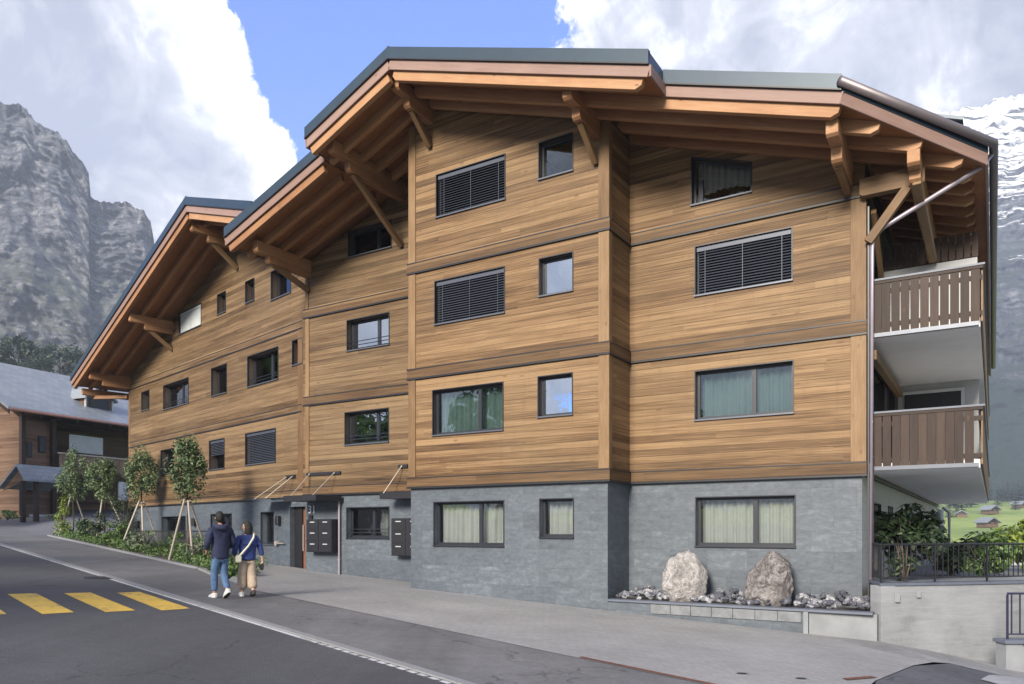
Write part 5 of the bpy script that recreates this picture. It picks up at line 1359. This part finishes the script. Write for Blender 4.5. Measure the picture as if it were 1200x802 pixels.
def woman(x, y):
    p = empty('person', 'person in blue jacket and wide beige trousers with pale strap across the back', 'person', (x, y, g0(x, y) + 0.012), face - 0.12)
    V = [(0, 0, 0.86, 0.12, 0.09), (0, 0.01, 1.02, 0.105, 0.08), (0, 0.02, 1.2, 0.125, 0.09), (0, 0.01, 1.31, 0.055, 0.05), (0, 0.03, 1.4, 0.042, 0.042),
         (-0.085, 0.0, 0.80, 0.078), (-0.08, 0.1, 0.45, 0.052), (-0.075, 0.10, 0.09, 0.036), (-0.075, 0.21, 0.05, 0.026),
         (0.085, 0.0, 0.80, 0.078), (0.08, 0.0, 0.45, 0.052), (0.075, -0.16, 0.12, 0.036), (0.075, -0.06, 0.05, 0.026),
         (-0.165, 0.0, 1.26, 0.046), (-0.25, -0.02, 1.03, 0.036), (-0.25, 0.08, 0.84, 0.027),
         (0.165, 0.0, 1.26, 0.046), (0.25, -0.03, 1.03, 0.036), (0.30, -0.03, 0.82, 0.027)]
    E_ = [(0, 1), (1, 2), (2, 3), (3, 4), (0, 5), (5, 6), (6, 7), (7, 8), (0, 9), (9, 10), (10, 11), (11, 12), (2, 13), (13, 14), (14, 15), (2, 16), (16, 17), (17, 18)]
    hand(V, E_, 15, (0.1, 0.35, -0.9), (0.3, 0.9, 0.2), (1, -0.2, 0), 0.92); hand(V, E_, 18, (0.05, 0.05, -1), (-0.2, 0.9, 0), (-1, 0, 0), 0.92)
    skin('body', V, E_, SKINM, p)
    hc = Vector((0, 0.04, 1.485))
    head_mesh('head', hc, 0.95, 0.95, p); hair_cap(hc, 1.0, 0.75, p, 0.15, 8)
    J = [(0, 0.0, 0.77, 0.185, 0.13), (0, 0.0, 0.96, 0.185, 0.13), (0, 0.01, 1.1, 0.175, 0.125), (0, 0.01, 1.24, 0.165, 0.105), (0, 0.0, 1.33, 0.085, 0.075),
         (-0.175, 0.0, 1.265, 0.075), (-0.265, -0.02, 1.03, 0.066), (-0.262, 0.05, 0.88, 0.05),
         (0.175, 0.0, 1.265, 0.075), (0.265, -0.03, 1.03, 0.066), (0.30, -0.03, 0.86, 0.05)]
    skin('jacket', J, [(0, 1), (1, 2), (2, 3), (3, 4), (3, 5), (5, 6), (6, 7), (3, 8), (8, 9), (9, 10)], BLUEJ, p, root=1)
    T = [(0, 0, 0.86, 0.125, 0.105), (-0.080, 0.02, 0.70, 0.098), (-0.086, 0.09, 0.45, 0.105), (-0.082, 0.10, 0.13, 0.115),
         (0.080, -0.01, 0.70, 0.098), (0.086, 0.0, 0.45, 0.105), (0.082, -0.12, 0.15, 0.112)]
    skin('trousers', T, [(0, 1), (1, 2), (2, 3), (0, 4), (4, 5), (5, 6)], BEIGE, p)
    shoe(p, (-0.078, 0.04, 0.0), (-0.085, 0.29, 0.0), 0.0, SHOEW, SHOED)
    shoe(p, (0.076, -0.24, 0.06), (0.08, -0.02, 0.0), -0.25, SHOED, SHOED)
    M0 = MAT[p.name]
    b = MB(); b.smooth = True
    b.tube([(0.10, 0.09, 1.32), (0.13, -0.02, 1.345), (0.09, -0.125, 1.26), (-0.03, -0.155, 1.08), (-0.16, -0.15, 0.93), (-0.215, -0.10, 0.86)], 0.022, 8)
    st = b.build('crossbody_bag', simple('pale_strap', (0.62, 0.60, 0.48), 0.7, 0.1, 20.0), None, M0.copy()); tag(st, 'pale crossbody bag with wide strap worn across the blue jacket', 'bag')
    b = MB(); b.box(-0.30, -0.17, -0.19, -0.11, 0.74, 0.89); bevel(b.build('pouch', simple('pale_bag', (0.55, 0.56, 0.45), 0.7, 0.1, 20.0), st), 0.02, 2)
    b = MB(); b.box(0.27, 0.33, -0.06, 0.05, 0.56, 0.70); o = bevel(b.build('handbag', SHOED, None, M0.copy()), 0.015, 2); tag(o, 'small black bag hanging from the hand beside the beige trousers', 'bag')
    b = MB(); b.tube([(0.30, -0.04, 0.69), (0.305, -0.02, 0.77), (0.30, 0.03, 0.69)], 0.008, 6); b.build('strap', SHOED, o)
    return p
man(-6.02, 15.85); woman(-5.63, 16.35)

# ------------------------------------------------------------------ mountains (real relief, far beyond the house)
def interp(t, pts):
    if t <= pts[0][0]: return pts[0][1]
    for (a, b_), (c, d) in zip(pts, pts[1:]):
        if t <= c: return b_ + (d - b_) * (t - a) / (c - a)
    return pts[-1][1]
def mountain(name, tans, sky, prof, n1, n2, mt, amp, seed, label_kind='structure', fine=1.0):
    """tans: azimuth range as X/Y; sky: crest height ratio Z/Y along it; prof: (height share, distance)"""
    b = MB()
    rows = []
    for j in range(n2 + 1):
        e = j / n2; row = []
        for i in range(n1 + 1):
            t = tans[0] + (tans[1] - tans[0]) * i / n1
            crest = interp(t, sky)
            wob = 0.05 * noise.noise(Vector((t * 6 + seed, e * 2, 1.7)))
            D = interp(min(1, max(0, e + wob * 1.2 * (1 - e))), prof)
            q = Vector((t * 9 * fine + seed, e * 7 * fine, seed * 0.3))
            rel = noise.ridged_multi_fractal(q, 0.9, 2.1, 6, 1.0, 2.0) - 1.2
            rel2 = noise.fractal(Vector((t * 60 + seed, e * 36, 3.1)), 0.8, 2.2, 5)
            rel3 = noise.fractal(Vector((t * 22 + seed, e * 60, 7.7)), 0.9, 2.1, 4)
            D2 = D - amp * (0.8 * rel + 0.30 * rel2 + 0.22 * rel3) * (0.35 + 0.65 * min(1, e * 2.0))
            crest += (0.006 * noise.fractal(Vector((t * 55 + seed, 0.2, 0)), 0.6, 2.2, 6) + 0.003 * abs(noise.noise(Vector((t * 170, seed, 0))))) * smooth(0.5, 1.0, e)
            hz = crest * (0.03 + 0.97 * e) * D2
            if e > 0.9: hz += crest * D2 * 0.006 * noise.fractal(Vector((t * 140, seed, 0)), 0.7, 2.1, 4) * (e - 0.9) * 10
            row.append(len(b.v)); b.v.append((t * D2, D2, hz if j else -30.0))
        rows.append(row)
    # far side, so the mountain is a closed body
    row = []
    for i in range(n1 + 1):
        x, y, z = b.v[rows[-1][i]]; k = 1.25; row.append(len(b.v)); b.v.append((x * k, y * k, -30.0))
    rows.append(row)
    for j in range(len(rows) - 1):
        for i in range(n1):
            b.f.append((rows[j][i], rows[j][i + 1], rows[j + 1][i + 1], rows[j + 1][i])); b.m.append(0)
    me = bpy.data.meshes.new(name); me.from_pydata(b.v, [], b.f); me.materials.append(mt); me.polygons.foreach_set('use_smooth', [True] * len(me.polygons)); me.update()
    return tag(link(bpy.data.objects.new(name, me)), kind='structure')

def rock_face(name, rock_d, rock_m, rock_l, veg, veg_top, snow_from, snow_k, sc):
    m, nt, bs, out = new_mat(name); g = NT(nt)
    v = g.coord(); x, y, z = g.sep(v)
    nrm = g.sep(g.n('ShaderNodeNewGeometry').outputs['Normal'])[2]
    n1 = g.noise(v, 0.010 * sc, 9, 0.72, 0.6); n2 = g.noise(v, 0.11 * sc, 8, 0.74, 0.4)
    strata = g.noise(g.comb(g.math('MULTIPLY', x, 0.004), g.math('MULTIPLY', y, 0.004), g.math('MULTIPLY', z, 0.085)), 1.0, 8, 0.75, 0.9)
    flute = g.noise(g.comb(g.math('MULTIPLY', x, 0.09 * sc), g.math('MULTIPLY', y, 0.09 * sc), g.math('MULTIPLY', z, 0.014)), 1.0, 7, 0.7, 0.5)
    t = g.math('ADD', g.math('MULTIPLY', n1, 0.28), g.math('ADD', g.math('MULTIPLY', n2, 0.34), g.math('ADD', g.math('MULTIPLY', strata, 0.32), g.math('MULTIPLY', flute, 0.20))))
    c = g.ramp(t, [(0.47, rock_d), (0.57, rock_m), (0.67, rock_l)])  # strata tones, their contrast widened to stand in for weak relief shading
    def joints(sx, sz, w):
        vo = g.n('ShaderNodeTexVoronoi', feature='DISTANCE_TO_EDGE')
        wp = g.math('MULTIPLY', g.math('SUBTRACT', n2, 0.5), 1.1)
        g.l(g.comb(g.math('ADD', g.math('MULTIPLY', x, sx), wp), g.math('ADD', g.math('MULTIPLY', y, sx), wp), g.math('ADD', g.math('MULTIPLY', z, sz), wp)), vo.inputs['Vector']); vo.inputs['Scale'].default_value = 1.0
        return g.ramp(vo.outputs['Distance'], [(0.0, (1, 1, 1)), (w, (0, 0, 0))])
    c = g.mix(g.math('MULTIPLY', joints(0.011, 0.06, 0.10), 0.75), c, tuple(k * 0.7 for k in rock_d))
    c = g.mix(g.math('MULTIPLY', joints(0.075, 0.016, 0.07), 0.6), c, tuple(k * 0.8 for k in rock_d))
    c = g.mix(g.math('MULTIPLY', joints(0.03, 0.22, 0.09), 0.5), c, rock_d)
    # grass and scrub on the ledges, forest low down
    flat = g.math('ADD', nrm, g.math('MULTIPLY', g.math('SUBTRACT', n2, 0.5), 0.9))
    gr = g.ramp(flat, [(0.50, (0, 0, 0)), (0.66, (1, 1, 1))])
    hi = g.ramp(g.math('DIVIDE', z, 1000.0), [(veg_top * 0.75 / 1000, (1, 1, 1)), (veg_top / 1000, (0, 0, 0))])
    c = g.mix(g.math('MULTIPLY', g.math('MULTIPLY', gr, hi), 0.6), c, veg)
    fo = g.math('SUBTRACT', g.math('ADD', n1, g.math('MULTIPLY', g.math('SUBTRACT', n2, 0.5), 0.6)), g.math('DIVIDE', z, veg_top * 1.1))
    fm = g.ramp(fo, [(0.10, (0, 0, 0)), (0.16, (1, 1, 1))])
    c = g.mix(g.math('MULTIPLY', fm, 0.92), c, (0.02, 0.04, 0.028))
    # snow
    sn = g.noise(g.comb(g.math('MULTIPLY', x, 0.010), g.math('MULTIPLY', y, 0.010), g.math('MULTIPLY', z, 0.085)), 1.0, 9, 0.72, 0.8)
    lim = g.math('MULTIPLY', g.math('SUBTRACT', z, snow_from), snow_k)
    sm = g.ramp(g.math('ADD', sn, lim), [(0.535, (0, 0, 0)), (0.575, (1, 1, 1))])
    c = g.mix(sm, c, (0.82, 0.85, 0.9))
    g.l(c, bs.inputs['Base Color']); bs.inputs['Roughness'].default_value = 0.9
    bs.inputs['Specular IOR Level'].default_value = 0.1
    g.l(g.bump(g.math('ADD', n2, strata), 0.6, 6.0), bs.inputs['Normal'])
    return m
def px(x): return (x - 600) / 900.0
def py(y): return (622 - y) / 900.0
skyL = [(px(a), py(b_)) for a, b_ in ((-900, 40), (-500, 60), (-250, 85), (-90, 105), (0, 120), (30, 128), (55, 150), (80, 168), (97, 190), (104, 200), (106, 227), (112, 234), (140, 238), (165, 245), (177, 260), (182, 290), (215, 345), (300, 420), (480, 500), (760, 560))]
mountain('cliff_mountain', (px(-900), px(760)), skyL, [(0, 330), (0.22, 560), (0.34, 600), (0.44, 690), (0.58, 730), (0.70, 830), (0.86, 870), (1, 900)], 640, 300,
         rock_face('cliff_rock', (0.032, 0.036, 0.046), (0.150, 0.155, 0.175), (0.38, 0.385, 0.40), (0.085, 0.095, 0.055), 330.0, 4000.0, 0.001, 1.3), 30, 3.0)
skyR = [(px(a), py(b_)) for a, b_ in ((640, 470), (800, 380), (960, 210), (1040, 150), (1100, 134), (1128, 126), (1150, 124), (1165, 117), (1200, 108), (1300, 80), (1500, 60), (1900, 90), (2400, 160))]
mountain('snow_mountain', (px(640), px(2400)), skyR, [(0, 760), (0.2, 900), (0.45, 1010), (0.75, 1200), (1, 1330)], 520, 260,
         rock_face('snowy_rock', (0.022, 0.027, 0.040), (0.095, 0.105, 0.135), (0.27, 0.28, 0.31), (0.035, 0.055, 0.038), 520.0, 500.0, 0.0005, 0.9), 34, 11.0)

# ------------------------------------------------------------------ meadow houses and trees in the valley
def conifer(x, y, h, seed, label, group='conifers on the far meadow'):
    t = empty('conifer', label, 'tree', (x, y, H(x, y) - 0.2), random.Random(seed).uniform(0, 6), group)
    b = MB(); b.tube([(0, 0, 0), (0, 0, h * 0.97)], [h * 0.02, 0.02], 6); b.build('trunk', BARK, t)
    r = random.Random(seed); b = MB()
    nl = 13
    for i in range(nl):
        f = i / nl; z = h * (0.10 + 0.88 * f); R_ = h * 0.25 * (1 - f) ** 0.8 + 0.15
        for k in range(11):
            a = r.uniform(0, 6.28); L = R_ * r.uniform(0.7, 1.15)
            d = Vector((cos(a), sin(a), -0.28)); s_ = Vector((-sin(a), cos(a), 0)) * L * 0.34
            q = len(b.v); p0 = Vector((0, 0, z + h * 0.03))
            b.v += [tuple(p0), tuple(p0 + d * L * 0.6 + s_), tuple(p0 + d * L), tuple(p0 + d * L * 0.6 - s_)]; b.f.append((q, q + 1, q + 2, q + 3)); b.m.append(0)
    leaf_obj(b, 'crown', LF_CONIF, t)
rr = random.Random(77); k = 0
for (pxx, D, hh) in [(1113, 520, 16), (1118, 525, 19), (1123, 530, 15), (1133, 520, 18), (1138, 526, 20), (1127, 430, 11), (1121, 434, 9), (1112, 420, 10), (1169, 520, 13), (1175, 600, 17), (1181, 610, 19), (1187, 605, 17), (1193, 612, 20), (1200, 606, 18), (1146, 640, 17), (1152, 642, 15), (1160, 645, 18), (1105, 600, 16), (1207, 560, 17), (1098, 470, 14), (1109, 640, 16), (1190, 470, 12), (1160, 700, 18), (1170, 705, 20), (1178, 700, 17), (1140, 700, 19), (1130, 695, 17)]:
    conifer(px(pxx) * D, D, hh * 1.1, 900 + k, 'dark conifer far off on the green meadow below the balconies'); k += 1
def meadow_house(pxx, D, w, d, h, rz, label):
    x, y = px(pxx) * D, D
    t = empty('meadow_house', label, 'house', (x, y, H(x, y) - 0.5), rz, 'small houses on the far meadow')
    b = MB(); b.box(-w / 2, w / 2, -d / 2, d / 2, 0, h); b.build('wall', NWOOD, t)
    b = MB(); b.prism([(-w / 2 - 1, -d / 2 - 1, h - 0.5), (0, -d / 2 - 1, h + w * 0.3), (w / 2 + 1, -d / 2 - 1, h - 0.5), (w / 2 + 1, -d / 2 - 1, h - 0.1), (0, -d / 2 - 1, h + w * 0.3 + 0.4), (-w / 2 - 1, -d / 2 - 1, h - 0.1)], (0, d + 2, 0)); b.build('roof', SLATE, t)
    for i in (-1, 1):
        b = MB(); b.box(i * w * 0.22 - 0.6, i * w * 0.22 + 0.6, -d / 2 - 0.06, -d / 2 + 0.01, 1.5, 2.9); b.build('window', BLACK, t)
meadow_house(1160, 430, 6.5, 6, 2.6, 0.3, 'small grey roofed house on the meadow above the dark terrace bush')
meadow_house(1126, 420, 4.5, 5, 2.2, -0.4, 'small grey roofed house on the meadow right of the pale column')
meadow_house(1157, 350, 6, 6, 2.4, 0.2, 'grey roofed house on the meadow lowest and nearest to the terrace bush')
meadow_house(1194, 500, 5.5, 6, 2.4, 0.5, 'small house on the meadow at the right edge of the photo')

# wooded rise under the cliff, seen over the neighbour's roof
def big_tree(x, y, z, h, wd, seed, label):
    t = empty('broadleaf_tree', label, 'tree', (x, y, z), 0, 'trees below the cliff')
    b = MB(); b.tube([(0, 0, -1), (0, 0, h * 0.7)], [h * 0.025, h * 0.01], 6)
    r = random.Random(seed)
    for i in range(5):
        a = r.uniform(0, 6.28); b.tube([(0, 0, h * 0.35), (cos(a) * wd * 0.3, sin(a) * wd * 0.3, h * r.uniform(0.55, 0.8))], [h * 0.012, h * 0.004], 5)
    b.build('trunk', BARK, t)
    b = MB(); leaves(b, (0, 0, h * 0.58), (wd / 2, wd / 2, h * 0.42), 1500, h * 0.075, seed, 'egg', 26, 0.8); leaf_obj(b, 'crown', LF_CONIF, t)
LF_CONIF, LFK = LF_LIME, LF_CONIF
big_tree(-41.5, 38.7, g0(-41.5, 38.7), 17.0, 10.0, 811, 'bright green tree across the street mirrored in the upper left windows')
LF_CONIF = LF_GREEN
for i, (s_, w_, hh, wd, lb) in enumerate([(6, -15, 9, 7, 'nearest unseen tree added for window reflections, across the street opposite the boulders'), (15, -16.5, 11, 8, 'second unseen tree added for window reflections, across the street opposite the tall bay'), (24, -15.5, 10, 8, 'third unseen tree added for window reflections, across the street opposite the entrance')]):
    x, y = P(s_, w_); big_tree(x, y, g0(x, y), hh, wd, 820 + i, lb)  # out-of-view trees, added to give the front windows dark reflections
LF_CONIF = LFK
for i, (pxx, pyy, D, hh, wd, lb) in enumerate([(22, 388, 260, 19, 16, 'tall round tree below the cliff, leftmost over the grey slate roof'), (70, 398, 265, 16, 19, 'broad round tree below the cliff above the slate roof ridge'), (48, 412, 250, 12, 12, 'smaller round tree between two broad ones below the cliff'),
        (100, 405, 275, 15, 14, 'round tree below the cliff next to the timber roof edge'), (-12, 395, 255, 18, 16, 'round tree below the cliff cut by the left edge of the photo'), (124, 415, 270, 15, 14, 'round tree below the cliff mostly hidden by the timber roof')]):
    x, y = px(pxx) * D, D
    big_tree(x, y, py(pyy) * D - hh, hh, wd, 700 + i, lb)
# the knoll those trees stand on
b = MB(); b.smooth = True; rows = []
for j in range(13):
    row = []
    for i in range(41):
        t = px(-420) + (px(330) - px(-420)) * i / 40; D = 120 + 230 * j / 12
        z = (py(432) * 260 - 0.5) * (smooth(0, 8, j) if j < 9 else 1) * (1 - 0.35 * smooth(-0.40, -0.30, t)) + 3 * noise.noise(Vector((t * 8, j * 0.4, 0)))
        if j == 0 or i == 40: z = min(z, 0) - 6
        row.append(len(b.v)); b.v.append((t * D, D, z))
    rows.append(row)
for j in range(12):
    for i in range(40): b.f.append((rows[j][i], rows[j][i + 1], rows[j + 1][i + 1], rows[j + 1][i])); b.m.append(0)
tag(b.build('hill', simple('hill_grass', (0.06, 0.085, 0.035), 0.95, 0.4, 0.05)), kind='structure')

# ------------------------------------------------------------------ haze, sky, sun, camera
hz, nt, bs, out = new_mat('haze_air'); nt.nodes.remove(bs)
pv = nt.nodes.new('ShaderNodeVolumePrincipled'); pv.inputs['Color'].default_value = (0.70, 0.81, 1.0, 1); pv.inputs['Density'].default_value = 0.00034
pv.inputs['Anisotropy'].default_value = 0.0
nt.links.new(pv.outputs[0], out.inputs['Volume'])
b = MB(); b.box(-1750, 2900, -900, 1800, -60, 900)
tag(b.build('haze', hz), kind='stuff')

SUN_AZ, SUN_EL = R(-150), R(25)      # azimuth from +Y towards +X
sv = Vector((sin(SUN_AZ) * cos(SUN_EL), cos(SUN_AZ) * cos(SUN_EL), sin(SUN_EL)))
sl = bpy.data.lights.new('sun', 'SUN'); sl.energy = 5.0; sl.angle = R(18); sl.color = (1.0, 0.91, 0.78)
so = bpy.data.objects.new('sun', sl); COL.objects.link(so)
so.rotation_euler = (-sv).to_track_quat('-Z', 'Y').to_euler()

w = bpy.data.worlds.new('World'); scene.world = w; w.use_nodes = True
nt = w.node_tree; nt.nodes.clear(); g = NT(nt)
wo = g.n('ShaderNodeOutputWorld'); bg = g.n('ShaderNodeBackground'); bg.inputs[1].default_value = 0.088
g.l(bg.outputs[0], wo.inputs[0])
sk = g.n('ShaderNodeTexSky'); sk.sky_type = 'NISHITA'; sk.sun_disc = False; sk.sun_elevation = SUN_EL; sk.sun_rotation = SUN_AZ
sk.air_density = 1.0; sk.dust_density = 0.6; sk.ozone_density = 2.0; sk.altitude = 1000
d = g.coord('Generated')
def blob(x, y, k):
    v = Vector(((x - 600) / 900, 1, (622 - y) / 900)).normalized()
    nd = g.n('ShaderNodeVectorMath', operation='DOT_PRODUCT'); g.l(d, nd.inputs[0]); nd.inputs[1].default_value = v
    # gaussian in angle: exp(-k(1-dot))
    return g.math('EXPONENT', g.math('MULTIPLY', g.math('SUBTRACT', nd.outputs['Value'], 1.0), k))
dx, dy, dz = g.sep(d)
n1 = g.noise(d, 3.2, 9, 0.58, 0.4); n2 = g.noise(d, 8.0, 9, 0.60, 0.9); n3 = g.noise(d, 24.0, 8, 0.65, 0.6)
dens = g.math('ADD', g.math('MULTIPLY', n1, 0.50), g.math('ADD', g.math('MULTIPLY', n2, 0.62), g.math('MULTIPLY', n3, 0.24)))
dens = g.math('SUBTRACT', dens, 0.095)
bias = g.math('ADD', g.math('MULTIPLY', blob(90, 80, 26), 0.46), g.math('MULTIPLY', blob(930, 20, 15), 0.42))
bias = g.math('ADD', bias, g.math('MULTIPLY', blob(262, 200, 170), 0.34))
bias = g.math('SUBTRACT', bias, g.math('MULTIPLY', blob(392, 85, 48), 0.58))
bias = g.math('SUBTRACT', bias, g.math('MULTIPLY', blob(570, 20, 90), 0.26))
bias = g.math('SUBTRACT', bias, g.math('MULTIPLY', blob(1110, 85, 500), 0.20))
bias = g.math('ADD', bias, g.math('MULTIPLY', blob(586, 42, 5000), 0.13))
bias = g.math('ADD', bias, g.math('MULTIPLY', g.ramp(g.math('ADD', g.math('MULTIPLY', dy, -0.5), 0.5), [(0.45, (0, 0, 0)), (0.7, (1, 1, 1))]), 0.19))
dd = g.math('ADD', dens, bias)
cov = g.ramp(dd, [(0.605, (0, 0, 0)), (0.642, (1, 1, 1))])
lit = g.math('ADD', g.math('MULTIPLY', blob(285, 150, 60), 0.20), g.math('MULTIPLY', blob(900, 60, 30), 0.10))
th = g.math('SUBTRACT', g.math('ADD', g.math('ADD', g.math('MULTIPLY', n2, 0.85), g.math('MULTIPLY', n3, 0.35)), g.math('MULTIPLY', g.math('SUBTRACT', dd, 0.62), -0.35)), 0.07)
thick = g.ramp(g.math('ADD', th, lit), [(0.45, (0, 0, 0)), (0.57, (0.30, 0.30, 0.30)), (0.69, (1, 1, 1))])
cc = g.mix(thick, (3.1, 3.3, 4.0), (9.6, 9.6, 9.65))
skc = g.mix(1.0, sk.outputs[0], (0.50, 1.08, 2.35), 'MULTIPLY')
g.l(g.mix(cov, skc, cc), bg.inputs[0])

cam = bpy.data.cameras.new('camera'); cam.sensor_width = 36; cam.lens = 27.0; cam.shift_y = 221 / 1200.0
cam.clip_start = 0.1; cam.clip_end = 6000
co = bpy.data.objects.new('camera', cam); COL.objects.link(co); co.location = (0, 0, 0); co.rotation_euler = (R(90), 0, 0)
scene.camera = co
scene.view_settings.view_transform = 'Standard'; scene.view_settings.look = 'None'
scene.view_settings.exposure = 1.1; scene.view_settings.gamma = 1.0; scene.view_settings.use_curve_mapping = False
cy = scene.cycles
cy.max_bounces = 7; cy.diffuse_bounces = 3; cy.glossy_bounces = 3; cy.transparent_max_bounces = 12; cy.transmission_bounces = 4; cy.volume_bounces = 0
cy.use_denoising = True; cy.use_fast_gi = False
try: cy.denoiser = 'OPENIMAGEDENOISE'
except Exception: pass
cy.sample_clamp_indirect = 6.0
